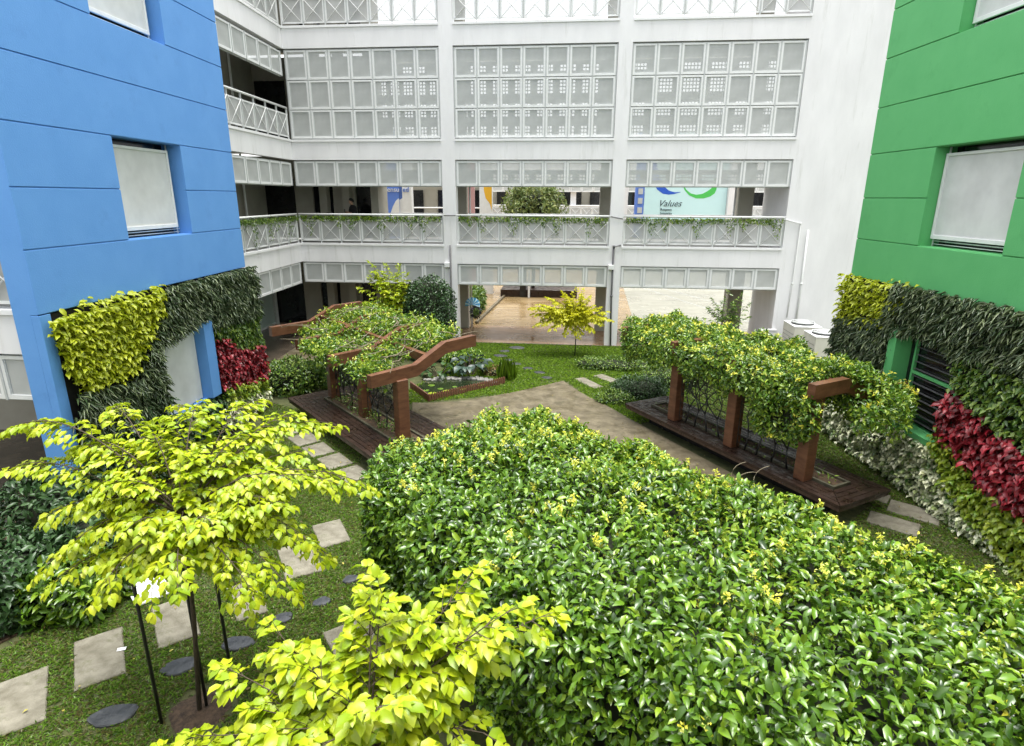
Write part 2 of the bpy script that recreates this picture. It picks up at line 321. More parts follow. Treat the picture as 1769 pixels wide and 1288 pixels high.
paver((-4.55, 7.00), 0.90, 0.42, R(-50), 'slab under the drooping right branches of the big lime sapling')
paver((-4.22, 8.02), 0.95, 0.55, R(-55), 'slab between the lime sapling and the near flowering hedge')
paver((-4.03, 8.85), 0.80, 0.50, R(-55), 'slab touching the left corner of the near flowering hedge')
paver((-2.70, 6.32), 0.75, 0.58, R(-50), 'grey slab between the near hedge and the front lime branches')
paver((6.55, 10.68), 0.82, 0.55, R(-35), 'slab beside the cream flowered planting at the end of the right bench')
paver((5.96, 10.22), 0.80, 0.52, R(-35), 'slab just above the hedge at the end of the right bench')
paver((6.10, 11.32), 0.60, 0.40, R(-35), 'mossy slab half under the corner of the right bench deck')
paver((0.68, 18.22), 1.15, 0.36, R(-58), 'narrow slab next to the corner of the brown plaza')
paver((1.28, 18.78), 0.90, 0.38, R(-52), 'narrow slab disappearing under the low shrubs on the right')
def stone(c, L_, W_, ang, label, cat='stepping stone', h=0.035):
    b = MB(); n = 18; top = []; mid = []; bot = []
    ph = random.uniform(0, 6)
    for i in range(n):
        t = 2*math.pi*i/n; k = 1+0.05*math.sin(3*t+ph)+0.04*math.sin(5*t+2*ph)
        x, y = math.cos(t)*L_/2*k, math.sin(t)*W_/2*k; bot.append((x*1.02, y*1.02, -0.03)); mid.append((x, y, h-0.012)); top.append((x*0.93, y*0.93, h+random.uniform(-.003,.003)))
    vs = bot+mid+top+[(0, 0, h+0.004)]
    fs = [(i,(i+1)%n,n+(i+1)%n,n+i) for i in range(n)]+[(n+i,n+(i+1)%n,2*n+(i+1)%n,2*n+i) for i in range(n)]+[(2*n+i,2*n+(i+1)%n,3*n) for i in range(n)]
    b.add(vs, fs, 'slate'); o = b.build('stepping_stone', None, loc=(c[0], c[1], 0), rz=ang)
    tag(o, label, cat, 'dark stepping stones in the lawn')
    ca, sa = math.cos(ang), math.sin(ang); PAV.append([(c[0]+x*ca-y*sa, c[1]+x*sa+y*ca) for x, y, z in mid[::2]])
for c, l, w, a, lb in [((-4.99, 4.91), .50, .30, R(20), 'largest black oval stone at the bottom left of the lawn'),
    ((-4.71, 5.67), .40, .30, R(25), 'black oval stone left of the trunk of the big lime sapling'),
    ((-4.20, 6.13), .42, .26, R(10), 'black oval stone right of the trunk of the big lime sapling'),
    ((-3.84, 6.66), .27, .22, R(30), 'small black stone, nearest the sapling of three small ones leading to the hedge'),
    ((-3.44, 7.05), .26, .20, R(30), 'small round black stone next to last before the hedge'),
    ((-3.21, 7.61), .25, .20, R(30), 'small round black stone nearest the left corner of the hedge'),
    ((-2.0, 22.55), .62, .42, 0, 'biggest dark disc stone by the corridor floor edge'),
    ((-2.42, 21.95), .42, .30, R(20), 'dark disc stone second from the corridor edge'),
    ((-2.50, 21.25), .52, .34, R(-10), 'dark disc stone at the left bend of the far stone path'),
    ((-2.15, 20.68), .36, .26, 0, 'small dark disc stone just past the bend of the far path'),
    ((-1.82, 20.18), .38, .28, R(10), 'dark disc stone midway along the far path'),
    ((-1.36, 19.68), .36, .26, 0, 'dark disc stone midway between the pond plants and yellow tree'),
    ((-0.94, 19.20), .38, .26, R(-10), 'dark disc stone second from the brown plaza'),
    ((-0.66, 18.62), .36, .28, R(15), 'dark disc stone nearest the brown plaza corner')]: stone(c, l, w, a, lb)
b = MB(); b.box((-0.30, -0.24, 0.03), (0.30, 0.24, 0.06), 'white_card', 0.004); o = b.build('white_board', None, loc=(-6.08, 7.02, 0.0), rz=R(-40)); tag(o, 'small white board lying on the grass behind the lime sapling', 'board')
b = MB(); b.box((-0.05, -0.03, 0), (0.05, 0.03, 0.004), 'white_card'); o = b.build('paper_tag', None, loc=(-5.62, 5.86, 0.034), rz=0.4); tag(o, 'tiny white paper tag lying on a concrete slab', 'paper')

# ------------------------------------------------------------------ white building
WB = thing('school_building', 'white four storey building with mesh screens and planted balconies behind the garden', 'building', (0, 23.34, 0))
BAYS = [(-10.75, -4.95), (-4.44, 1.41), (1.90, 7.76)]
COLS = [(-4.95, -4.44), (1.41, 1.90)]
b = MB(); b.box((7.76, 0, 0), (17, 0.3, 18), 'plaster'); b.box((7.76, 0.3, 0), (8.06, 3.0, 18), 'plaster'); b.build('wall', WB)
for x0, x1 in COLS:
    b = MB(); b.box((x0, 0, 0), (x1, 0.45, 18), 'plaster'); b.build('column', WB)
BANDS = [(3.15, 3.89), (7.0, 7.73), (10.84, 11.58), (14.7, 15.4)]
for (z0, z1) in BANDS:
    for x0, x1 in BAYS:
        b = MB(); b.box((x0, 0, z0), (x1, 0.25, z1-0.08), 'plaster'); b.box((x0, -0.04, z1-0.08), (x1, 0.25, z1), 'plaster_ledge'); b.build('floor_band', WB)
    b = MB(); b.box((-17, 0.252, z1-0.30), (7.755, 3.0, z1-0.06), 'ceiling'); b.box((-8.2, 3.0, z0+0.1), (7.755, 3.2, z1), 'plaster'); b.build('floor_slab', WB)
PW = lambda x0, x1: (x1-x0)/7.0
def screen_panel_mesh(w, h, t=0.05, fr=0.06):
    b = MB(); b.box((0, 0, 0), (fr, t, h), 'white_paint'); b.box((w-fr, 0, 0), (w, t, h), 'white_paint')
    b.box((fr, 0, 0), (w-fr, t, fr*1.3), 'white_paint'); b.box((fr, 0, h-fr), (w-fr, t, h), 'white_paint')
    g = fr+0.025
    b.box((fr, 0.012, fr*1.3), (g, t-0.012, h-fr), 'grey_paint'); b.box((w-g, 0.012, fr*1.3), (w-fr, t-0.012, h-fr), 'grey_paint')
    b.add([(g, t*0.5, fr*1.3), (w-g, t*0.5, fr*1.3), (w-g, t*0.5, h-fr), (g, t*0.5, h-fr)], [(0,1,2,3)], 'mesh_grey')
    return b.mesh('screen_panel')
def screen(parent, M, x0, x1, z0, z1, rows, n, y=0.04):
    w = (x1-x0-0.06)/n; b = MB(M)
    for i in range(n+1):
        xx = x0+0.03+i*w; b.box((xx-0.02, y-0.012, z0), (xx+0.02, y+0.07, z1), 'grey_paint')
    for r in range(rows+1):
        zz = z0+(z1-z0)*r/rows; b.box((x0+0.032, y+0.068, zz-0.02), (x1-0.032, y+0.09, zz+0.02), 'grey_paint')
    fr = b.build('screen_frame', parent)
    h = (z1-z0)/rows-0.03; pm = screen_panel_mesh(w-0.044, h)
    for r in range(rows):
        for i in range(n):
            o = link('screen_panel', pm, fr)
            T = Matrix.Translation((x0+0.03+i*w+0.022, y, z0+(z1-z0)*r/rows+0.015)); o.matrix_local = (M @ T) if M else T
def rail_panel_mesh(w, h):
    b = MB(); f = 0.05
    b.box((0, 0, 0), (f, 0.03, h), 'white_paint'); b.box((w-f, 0, 0), (w, 0.03, h), 'white_paint'); b.box((f, 0, 0), (w-f, 0.03, f), 'white_paint'); b.box((f, 0, h-f), (w-f, 0.03, h), 'white_paint')
    b.add([(f, 0.015, f), (w-f, 0.015, f), (w-f, 0.015, h-f), (f, 0.015, h-f)], [(0,1,2,3)], 'mesh_rail')
    b.tube([(0.01, -0.02, 0.01), (w-0.01, -0.02, h-0.01)], 0.012, 'white_paint', 5); b.tube([(w-0.01, -0.035, 0.01), (0.01, -0.035, h-0.01)], 0.012, 'white_paint', 5)
    return b.mesh('rail_panel')
def railing(parent, M, x0, x1, zb, n, y=0.05, htop=1.10):
    w = (x1-x0-0.06)/n; b = MB(M); b.tube([(x0, y, zb+htop), (x1, y, zb+htop)], 0.038, 'white_paint', 8)
    for i in range(n+1):
        xx = x0+0.03+i*w; b.box((xx-0.018, y-0.02, zb), (xx+0.018, y+0.03, zb+htop-0.03), 'grey_paint' if i else 'white_paint')
    fr = b.build('railing', parent); pm = rail_panel_mesh(w-0.04, 0.82)
    for i in range(n):
        o = link('rail_panel', pm, fr); T = Matrix.Translation((x0+0.03+i*w+0.02, y, zb+0.08)); o.matrix_local = (M @ T) if M else T
for x0, x1 in BAYS:
    screen(WB, None, x0, x1, 2.33, 3.12, 1, 7); screen(WB, None, x0, x1, 6.05, 6.96, 1, 7); screen(WB, None, x0, x1, 7.76, 10.80, 3, 7)
    railing(WB, None, x0, x1, 3.89, 7); railing(WB, None, x0, x1, 11.58, 7)
# rear side of the corridor: columns, railing, ventilation blocks with round-cornered holes
def vent(parent, x0, x1, z0, z1, y, holes):
    b = MB(); n = 7; w = (x1-x0)/n; s = 0.13; hh = 0.092
    rows = []; z = z0
    while z < z1-0.05: rows.append(z); z += 0.86
    for zz in rows:
        zt = min(zz+0.86, z1)
        for i in range(n):
            a = x0+i*w; gx0 = a+(w-5*s)/2; nr = 4 if zt-zz > 0.6 else 2
            gz0 = (zz+zt)/2-nr*s/2
            b.box((a, y, zz), (gx0, y+0.06, zt), 'vent_grey'); b.box((gx0+5*s, y, zz), (a+w, y+0.06, zt), 'vent_grey')
            b.box((gx0, y, zz), (gx0+5*s, y+0.06, gz0), 'vent_grey'); b.box((gx0, y, gz0+nr*s), (gx0+5*s, y+0.06, zt), 'vent_grey')
            if random.random() > holes:
                b.box((gx0, y, gz0), (gx0+5*s, y+0.06, gz0+nr*s), 'vent_grey'); continue
            for r in range(nr+1):
                zz2 = gz0+r*s-(s-hh)/2; b.box((gx0, y+0.01, max(zz2, gz0)), (gx0+5*s, y+0.05, min(zz2+(s-hh), gz0+nr*s)), 'vent_grey')
            for c in range(6):
                xx = gx0+c*s-(s-hh)/2; b.box((max(xx, gx0), y+0.015, gz0), (min(xx+(s-hh), gx0+5*s), y+0.045, gz0+nr*s), 'vent_grey')
    return stuff(b.build('vent_block_screen', parent))
for k, (x0, x1) in enumerate(BAYS):
    xa = max(x0, -8.3); xb = x1+0.5 if k < 2 else 9.2
    p_ = [0.6, 0.9, 0.9][k]
    vent(WB, xa if k == 0 else x0, xb, 7.80, 10.90, 3.02, p_)
    vent(WB, xa if k == 0 else x0, xb, 6.18, 6.76, 3.02, p_)
    vent(WB, xa if k == 0 else x0, xb, 2.62, 2.98, 3.02, p_)
    railing(WB, None, (xa if k == 0 else x0), xb, 3.89, 7, y=3.05, htop=1.06)
for x0, x1 in [(-4.95, -4.5), (1.12, 1.58), (6.72, 7.30)]:
    b = MB(); b.box((x0, 2.7, 0.012), (x1, 3.15, 18), 'beige_wall'); b.build('rear_column', WB)
for x in (-4.38, 6.60):
    b = MB(); b.tube([(x, 2.85, 0.012), (x, 2.85, 7.0)], 0.04, 'white_paint', 8); b.build('drain_pipe', WB)
# rooms behind the left bay and the left wing
b = MB()
for z0, z1 in ((0.02, 3.5), (3.9, 7.3), (7.75, 11.1), (11.6, 15)):
    segs = [(-17, -14.2, 'p'), (-14.2, -12.0, 'd'), (-12.0, -11.2, 'p'), (-11.2, -10.3, 'd'), (-10.3, -9.3, 'p'), (-9.3, -8.5, 'd'), (-8.5, -8.35, 'p')]
    for a, c, t in segs:
        if t == 'p': b.box((a, 2.6, z0), (c, 2.8, z1), 'beige_wall')
        else:
            b.box((a, 2.72, z0), (c, 2.78, z0+2.5), 'dark_glass'); b.box((a, 2.6, z0+2.5), (c, 2.8, z1), 'beige_wall')
b.box((-8.35, 2.6, 0.02), (-8.2, 3.6, 15), 'beige_wall'); b.box((-8.2, 3.4, 0.02), (-5.5, 3.6, 3.3), 'black_void'); b.build('room_wall', WB)  # black box: the bay's darkness painted on an added sheet
for x in (-10.75, -9.75, -8.5):
    b = MB(); b.box((x, 2.2, 0.014), (x+0.32, 2.59, 15), 'beige_wall'); b.build('inner_column', WB)
# left wing, seen in sharp perspective
WA = R(2.86)
WM = Matrix.Translation((-10.75, 0, 0)) @ Matrix.Rotation(-math.pi/2+WA, 4, 'Z')   # local x runs from the corner toward the viewer, y goes into the wing
WM = Matrix.Translation((-10.75, 0, 0)) @ Matrix(((math.sin(WA), -math.cos(WA), 0, 0), (-math.cos(WA), -math.sin(WA), 0, 0), (0, 0, 1, 0), (0, 0, 0, 1)))
WL = 9.2
for (z0, z1) in BANDS:
    b = MB(WM); b.box((0, 0, z0), (WL, 0.25, z1-0.08), 'plaster'); b.box((0, -0.04, z1-0.08), (WL, 0.25, z1), 'plaster_ledge'); b.build('wing_floor_band', WB)
    b = MB(WM); b.box((-0.2, 0.252, z1-0.32), (WL, 2.8, z1-0.07), 'ceiling'); b.build('wing_floor_slab', WB)
for z in (2.30, 6.05, 9.90): screen(WB, WM, 0.14, 0.14+0.92*9, z, z+0.84, 1, 9)
for z in (3.89, 7.73, 11.58): railing(WB, WM, 0.05, 0.05+0.90*10, z, 10)
b = MB(WM)
for z0 in (3.9, 7.75, 11.6):
    z1 = z0+3.3
    for a, c, t in [(-3, -0.2, 'p'), (-0.2, 1.3, 'p'), (1.3, 4.6, 'w'), (4.6, 5.2, 'p'), (5.2, 9, 'w')]:
        if t == 'p': b.box((a, 2.5, z0), (c, 2.7, z1), 'beige_wall')
        else:
            b.box((a, 2.5, z0), (c, 2.7, z0+0.9), 'beige_wall'); b.box((a, 2.6, z0+0.9), (c, 2.66, z0+2.55), 'dark_glass'); b.box((a, 2.5, z0+2.55), (c, 2.7, z1), 'beige_wall')
            b.box((a, 2.47, z0+0.88), (c, 2.5, z0+0.94), 'white_paint')
b.build('wing_room_wall', WB)
b = MB(WM); b.box((-4.8, 2.5, 0.0), (-2.6, 2.7, 3.3), 'beige_wall'); b.box((-2.6, 2.6, 0.10), (4.5, 2.66, 2.2), 'pale_glass'); b.box((-2.6, 2.56, 0.0), (4.5, 2.7, 0.1), 'white_paint'); b.box((-2.6, 2.56, 2.2), (4.5, 2.68, 2.7), 'dark_glass'); b.box((-2.6, 2.5, 2.7), (4.5, 2.7, 3.4), 'beige_wall')
b.box((-2.72, 2.44, 0), (-2.6, 2.7, 2.75), 'white_paint'); b.box((-0.9, 2.54, 0.1), (-0.84, 2.6, 2.2), 'white_paint'); b.build('glazed_wall', WB)
for x in (-0.6, 1.0, 4.8):
    b = MB(WM); b.tube([(x, 2.35, 0.02), (x, 2.35, 14)], 0.045, 'white_paint', 8); b.build('drain_pipe', WB)
# pipes and lamp boxes on the front
def pipe(pts, r=0.03, mat='grey_paint', nm='drain_pipe'):
    b = MB(); b.tube(pts, r, mat, 8)
    for p in pts[1:-1]: b.tube([(p[0], p[1], p[2]-0.04), (p[0], p[1], p[2]+0.04)], r*1.4, mat, 8)
    b.build(nm, WB)
pipe([(-4.70, -0.05, 3.86), (-4.70, -0.05, 1.9), (-4.72, -0.05, 0.0)], 0.034, 'pipe_dark')
pipe([(-4.92, -0.04, 4.98), (-4.46, -0.04, 4.98)], 0.018, 'pipe_dark')
pipe([(1.43, -0.04, 4.98), (1.88, -0.04, 4.90)], 0.018, 'pipe_dark')
pipe([(1.86, -0.05, 3.93), (1.60, -0.05, 3.88), (1.60, -0.05, 2.0), (1.66, -0.05, 0.0)], 0.036, 'pipe_dark')
pipe([(7.70, -0.05, 4.93), (8.28, -0.05, 4.78), (8.28, -0.05, 2.6), (8.24, -0.05, 1.3)], 0.022, 'white_paint')
pipe([(8.58, -0.05, 4.55), (8.60, -0.05, 2.6), (8.60, -0.05, 0.9)], 0.035, 'white_paint')
for x in (-4.93, 1.43):
    b = MB(); b.box((x, -0.16, 3.02), (x+0.2, -0.002, 3.2), 'white_paint', 0.01); b.build('lamp_box', WB)
VB = thing('unseen_viewpoint_building', 'unseen balcony building behind the viewer, added to block sky light', 'building', (0, -1.4, 0))  # out of view; put in to cut sky light from behind, height set for it
b = MB()
for z0, z1 in ((-0.0, 1.0), (3.1, 5.0), (7.0, 8.8)): b.box((-16, -.3, z0), (16, 0, z1), 'plaster')
b.build('wall', VB); b = MB(); b.box((-16, -3.3, 0), (16, -3.1, 8.8), 'beige_wall'); b.build('inner_wall', VB)
# facade beside the blue block at the left edge of the view (separate low wing)
NW = thing('left_side_wing', 'white balcony and mesh screens at the far left edge beyond the blue block', 'building', (-8.44, 8.64, 0))
for (z0, z1) in BANDS[:3]:
    b = MB(); b.box((-7, 0, z0), (0, 0.25, z1-0.08), 'plaster'); b.box((-7, -0.04, z1-0.08), (0, 0.25, z1), 'plaster_ledge'); b.build('floor_band', NW)
    b = MB(); b.box((-7, 0.252, z1-0.3), (-0.6, 4.0, z1-0.07), 'ceiling'); b.build('floor_slab', NW)
screen(NW, None, -6.6, -0.02, 2.33, 3.12, 1, 7); railing(NW, None, -6.6, -0.02, 3.89, 7); screen(NW, None, -6.6, -0.02, 6.05, 6.96, 1, 7)
b = MB(); b.box((-8, 4.0, 0), (-0.9, 4.2, 12), 'beige_wall'); b.build('room_wall', NW)

# ------------------------------------------------------------------ blue and green blocks
def window_unit(parent, y0, y1, z0, z1, near):
    # near: +1 when the camera side is at y0 (the frame leaves the far jamb and sill free)
    b = MB(); x = -0.26; f = 0.055
    a0, a1, c0, c1 = y0+0.02, y1-0.14, z0+0.14, z1-0.12
    b.box((x, a0, c0), (x+0.05, a0+f, c1), 'white_paint', 0.006); b.box((x, a1-f, c0), (x+0.05, a1, c1), 'white_paint', 0.006)
    b.box((x, a0+f, c0), (x+0.05, a1-f, c0+f*1.4), 'white_paint', 0.006); b.box((x, a0+f, c1-f), (x+0.05, a1-f, c1), 'white_paint', 0.006)
    fr = b.build('window_frame', parent)
    b = MB(); b.add([(x+0.02, a0+f, c0+f), (x+0.02, a1-f, c0+f), (x+0.02, a1-f, c1-f), (x+0.02, a0+f, c1-f)], [(0,1,2,3)], 'mesh_blind'); b.build('mesh_blind', fr)
    b = MB()
    for y in (y0+0.01, y1-0.07): b.tube([(x-0.03, y, z0), (x-0.03, y, z1)], 0.018, 'white_paint', 6)
    b.tube([(x-0.03, y0, z0+0.10), (x-0.03, y1, z0+0.10)], 0.012, 'white_paint', 6); b.tube([(x-0.03, y0, z0+0.04), (x-0.03, y1, z0+0.04)], 0.010, 'white_paint', 6)
    b.build('window_rail', fr)
    b = MB(); b.box((-0.44, y0, z0), (-0.42, y1, z1), 'dark_glass'); b.build('window_pane', fr)
def block(name, label, loc, rz, mat, y0, y1, oy0, oy1, zs, opens, gopen, fin):
    o = thing(name, label, 'building', loc, rz)
    zb = zs[0]; zt = zs[-1]; T = 0.42
    b = MB()
    # core behind the panels, with window openings left free
    lv = sorted(set([zb]+[v for a, c in opens for v in (a, c)]+[zt]))
    for a, c in zip(lv[:-1], lv[1:]):
        if any(abs(a-q[0]) < 1e-6 for q in opens):
            b.box((-T, y0+0.002, a), (-0.024, oy0, c), mat); b.box((-T, oy1, a), (-0.024, y1-0.002, c), mat)
        else: b.box((-T, y0+0.002, a), (-0.024, y1-0.002, c), mat)
    g0, g1, h0, h1 = gopen; rx = -0.14
    b.box((-T, y0+0.002, 0), (rx, g0, zb), mat); b.box((-T, g1, 0), (rx, y1-0.002, zb), mat); b.box((-T, g0, 0), (rx, g1, h0), mat); b.box((-T, g0, h1), (rx, g1, zb), mat)
    b.build('wall', o)
    for a, c in zip(zs[:-1], zs[1:]):
        g = 0.011; parts = [(y0, y1)]
        for q in opens:
            if a >= q[0]-1e-6 and c <= q[1]+1e-6: parts = [(y0, oy0), (oy1, y1)]
        for (p, q) in parts:
            b = MB(); b.box((-0.024, p, a+g), (0, q, c-g), mat, 0.004); b.build('wall_panel', o)
    b = MB(); fy = fin
    b.box((-0.139, fy[0], 0), (0.0, fy[1], zb-0.012), mat, 0.004); b.build('corner_fin', o)
    for a, c in opens: window_unit(o, oy0, oy1, a, c, 1)
    # opening surround at garden level
    b = MB(); b.box((rx, g0-0.02, h0-0.12), (0.24 if name[0] == 'g' else 0.05, g1+0.02, h0), mat, 0.004); b.build('sill', o)
    b = MB(); b.box((-T-0.3, oy0-.3, 0), (-T-0.28, oy1+.3, zt), 'black_void'); b.build('inner_wall', o)  # near-black sheet, the unlit room painted into its colour
    return o
BLUE = block('blue_block', 'bright blue rendered block with recessed mesh windows on the left', (-8.24, 10, 0), R(2.86), 'blue_paint', -1.67, 5.03, 0.70, 2.82,
      [3.87, 4.86, 5.77, 6.69, 7.66, 8.61, 9.56, 10.5, 11.45, 12.4, 13.4], [(4.86, 6.69), (8.61, 10.5)], (0.75, 2.75, 1.15, 3.0), (-1.67, -1.45))
b = MB(); b.box((-0.14, 2.38, 1.15), (0.20, 2.75, 3.0), 'blue_paint', 0.004); b.build('opening_reveal', BLUE)
b = MB(); b.box((-0.09, 0.76, 1.17), (-0.04, 2.36, 2.98), 'white_paint', 0.004); b.build('window_frame', BLUE)
b = MB(); b.add([(-0.035, 0.82, 1.2), (-0.035, 2.30, 1.2), (-0.035, 2.30, 2.94), (-0.035, 0.82, 2.94)], [(0,1,2,3)], 'mesh_blind'); b.build('mesh_blind', BLUE)
b = MB(); b.box((-0.42, -1.66, 0), (-0.139, -1.45, 3.86), 'blue_paint'); b.build('corner_return', BLUE)
GREEN = block('green_block', 'bright green rendered block with recessed mesh windows on the right', (6.9, 12.54, 0), R(185.58), 'green_paint', -2.51, 8.0, -0.33, 1.81,
      [3.90, 4.76, 5.67, 6.61, 7.57, 8.55, 9.5, 10.5, 11.4, 12.4, 13.4], [(4.76, 6.61), (8.55, 10.5)], (-0.33, 1.45, 1.28, 3.1), (7.6, 7.8))
b = MB(); b.box((-0.14, -0.33, 1.28), (0.22, -0.08, 3.1), 'green_paint', 0.004); b.build('opening_reveal', GREEN)
b = MB()
for i in range(12): b.box((-0.09, 0.22, 1.36+i*0.145), (-0.03, 1.38, 1.368+i*0.145), 'pipe_dark')
b.box((-0.10, 0.14, 1.29), (-0.04, 0.19, 3.08), 'green_paint'); b.box((-0.10, 1.39, 1.29), (-0.04, 1.44, 3.08), 'green_paint'); b.box((-0.10, 0.2, 2.28), (-0.02, 1.38, 2.33), 'green_paint'); b.build('louvre_window', GREEN)
b = MB(); b.box((-0.14, -0.32, 1.285), (-0.12, 1.44, 3.09), 'dark_glass'); b.build('window_pane', GREEN)

# ------------------------------------------------------------------ planted walls
def wallplants(parent, name, mat, polys, excl, n, L_, W_, d0, d1, down, side=0.9, out=0.8, fold=0.2, droop=0.3, detail=1, clump=0.0, rowh=None):
    xs = [p[0] for q in polys for p in q]; zs = [p[1] for q in polys for p in q]
    y = rng.uniform(min(xs), max(xs), n*3); z = rng.uniform(min(zs), max(zs), n*3); k = np.zeros(n*3, bool)
    for q in polys: k |= inpoly(y+rng.normal(0, 0.035, n*3), z+rng.normal(0, 0.03, n*3), q)
    for q in excl: k &= ~inpoly(y, z, q)
    y = y[k][:n]; z = z[k][:n]; m = len(y)
    bump = 0.5+0.5*np.sin(y*7.1+np.sin(z*5)*1.3)*np.sin(z*8.3+np.sin(y*4)*1.7)
    if rowh: z = np.round(z/rowh)*rowh+rng.normal(0, rowh*0.18, m)-0.04*(y*3 % 1); bump = rng.uniform(0, 1, m)
    x = d0+(d1-d0)*(0.45*bump+0.55*rng.uniform(0, 1, m))
    A = np.stack([np.full(m, out), np.zeros(m), np.full(m, -down)], 1)+rnd(m)*np.array([0.25, side, 0.30]); A[:, 0] = np.abs(A[:, 0])+0.1
    Nn = np.stack([np.full(m, 0.55), np.zeros(m), np.full(m, 1.0)], 1)+rnd(m, 0.35)
    s = rng.uniform(0.7, 1.25, m)
    return stuff(leaves(name, np.stack([x, y, z], 1), A, Nn, L_*s, W_*s, mat, fold, droop, detail, parent))
LG = thing('vertical_garden', 'planted wall of lime, dark fern and crimson foliage under the blue block', 'green wall', (-8.24, 10, 0), R(2.86))
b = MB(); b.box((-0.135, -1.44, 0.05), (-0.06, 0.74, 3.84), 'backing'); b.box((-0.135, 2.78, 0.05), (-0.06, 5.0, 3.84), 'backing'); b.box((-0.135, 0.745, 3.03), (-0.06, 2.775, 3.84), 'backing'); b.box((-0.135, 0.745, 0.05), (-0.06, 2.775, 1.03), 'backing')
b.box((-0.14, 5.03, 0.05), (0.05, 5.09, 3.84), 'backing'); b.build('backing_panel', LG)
hole = [(0.80, 1.2), (2.42, 1.2), (2.42, 3.0), (0.95, 2.75)]; hole2 = [(2.3, 1.15), (2.78, 1.15), (2.78, 3.0), (2.3, 3.0)]
lime = [(-1.60, 3.80), (-0.8, 3.86), (1.32, 3.86), (1.05, 3.42), (0.80, 3.17), (0.40, 2.80), (-0.10, 2.45), (-1.25, 2.55), (-1.42, 2.9)]
redL = [(2.85, 2.42), (3.5, 2.30), (3.72, 1.98), (5.2, 1.72), (5.2, 0.80), (2.9, 1.25)]
greL = [(2.95, 2.75), (5.15, 2.70), (5.15, 1.72), (3.72, 1.98), (3.5, 2.3), (2.95, 2.42)]
wallplants(LG, 'lime_foliage', 'leaf_limewall', [lime], [], 3600, 0.135, 0.065, -0.04, 0.17, 0.25, detail=2, rowh=0.17, fold=0.25)
wallplants(LG, 'fern_foliage', 'leaf_fern', [[(-1.45, 2.5), (0, 2.3), (1.15, 3.4), (1.3, 3.86), (5.2, 3.90), (5.2, 2.6), (2.8, 2.75), (0.8, 2.75), (0.8, 1.5), (-1.45, 1.6)]], [hole, hole2, lime], 9500, 0.17, 0.032, -0.02, 0.24, 0.45, side=0.7, fold=0.35, droop=0.35)
wallplants(LG, 'broadleaf_foliage', 'leaf_mid', [greL], [hole2], 1800, 0.11, 0.065, -0.02, 0.20, 0.5)
wallplants(LG, 'dark_foliage', 'leaf_dark', [[(-1.5, 1.75), (0.85, 1.75), (0.85, 0.2), (-1.5, 0.2)], [(0.8, 1.1), (2.9, 1.1), (2.9, 0.2), (0.8, 0.2)]], [], 3200, 0.14, 0.08, -0.02, 0.24, 0.5)
wallplants(LG, 'crimson_foliage', 'leaf_red', [redL], [], 2300, 0.115, 0.065, 0.0, 0.24, 0.7, detail=2)
wallplants(LG, 'yellow_green_foliage', 'leaf_ylime', [[(2.9, 1.25), (5.2, 0.80), (5.2, 0.45), (2.9, 0.85)]], [], 700, 0.11, 0.065, 0.0, 0.28, 0.5)
wallplants(LG, 'variegated_foliage', 'leaf_cream', [[(2.6, 0.95), (5.2, 0.5), (5.2, 0.1), (2.6, 0.15)]], [], 900, 0.10, 0.055, 0.0, 0.30, 0.5)
RG = thing('vertical_garden', 'planted wall with a crimson diagonal stripe and cream leaves under the green block', 'green wall', (6.9, 12.54, 0), R(185.58))
b = MB(); g0, g1 = -0.33, 1.45
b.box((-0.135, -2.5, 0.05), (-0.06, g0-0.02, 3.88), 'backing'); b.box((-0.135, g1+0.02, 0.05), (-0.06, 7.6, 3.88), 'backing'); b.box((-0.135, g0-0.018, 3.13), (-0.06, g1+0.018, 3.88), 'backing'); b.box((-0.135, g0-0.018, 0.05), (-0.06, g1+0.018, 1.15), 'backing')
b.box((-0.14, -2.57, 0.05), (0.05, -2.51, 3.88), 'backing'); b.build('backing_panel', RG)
f = lambda q: [(-y, z) for y, z in q]
limeR = f([(2.62, 3.92), (-0.25, 4.02), (0.10, 3.5), (0.60, 3.08), (1.6, 2.9), (2.62, 2.78)])
winR = [(-0.30, 1.2), (1.45, 1.2), (1.45, 3.02), (0.35, 3.08), (-0.30, 2.95)]
fernR = f([(0.65, 4.02), (-7.5, 3.95), (-7.5, 2.95), (-2.94, 3.05), (-1.35, 2.95), (-0.45, 3.0), (0.02, 2.7), (0.2, 2.2), (2.62, 2.0), (2.62, 2.85), (0.6, 3.2)])
greR = f([(-1.38, 3.02), (-2.94, 3.08), (-7.5, 3.0), (-7.5, 1.2), (-3.5, 1.85), (-2.47, 2.06), (-1.45, 2.40)])
greR2 = f([(2.62, 2.05), (0.28, 2.25), (0.28, 1.9), (2.62, 1.0)])
redR = f([(-1.42, 2.42), (-2.45, 2.06), (-3.5, 1.9), (-7.5, 1.3), (-7.5, 0.4), (-3.57, 0.98), (-2.74, 1.03), (-1.44, 1.60)])
yliR = f([(-1.44, 1.62), (-2.74, 1.05), (-3.57, 1.0), (-7.5, 0.42), (-7.5, 0.0), (-3.86, 0.0), (-3.29, 0.12), (-2.06, 0.60), (-1.45, 1.15)])
creR = f([(2.62, 1.15), (0.9, 1.75), (0.35, 1.28), (-1.45, 1.20), (-2.06, 0.62), (-3.29, 0.14), (-3.9, 0.0), (2.62, 0.12)])
wallplants(RG, 'lime_foliage', 'leaf_limewall', [limeR], [], 1500, 0.13, 0.06, -0.02, 0.2, 0.3, detail=1, rowh=0.14, fold=0.25)
wallplants(RG, 'fern_foliage', 'leaf_fern', [fernR], [winR], 9500, 0.18, 0.035, -0.02, 0.24, 0.45, side=0.7, fold=0.35, droop=0.35)
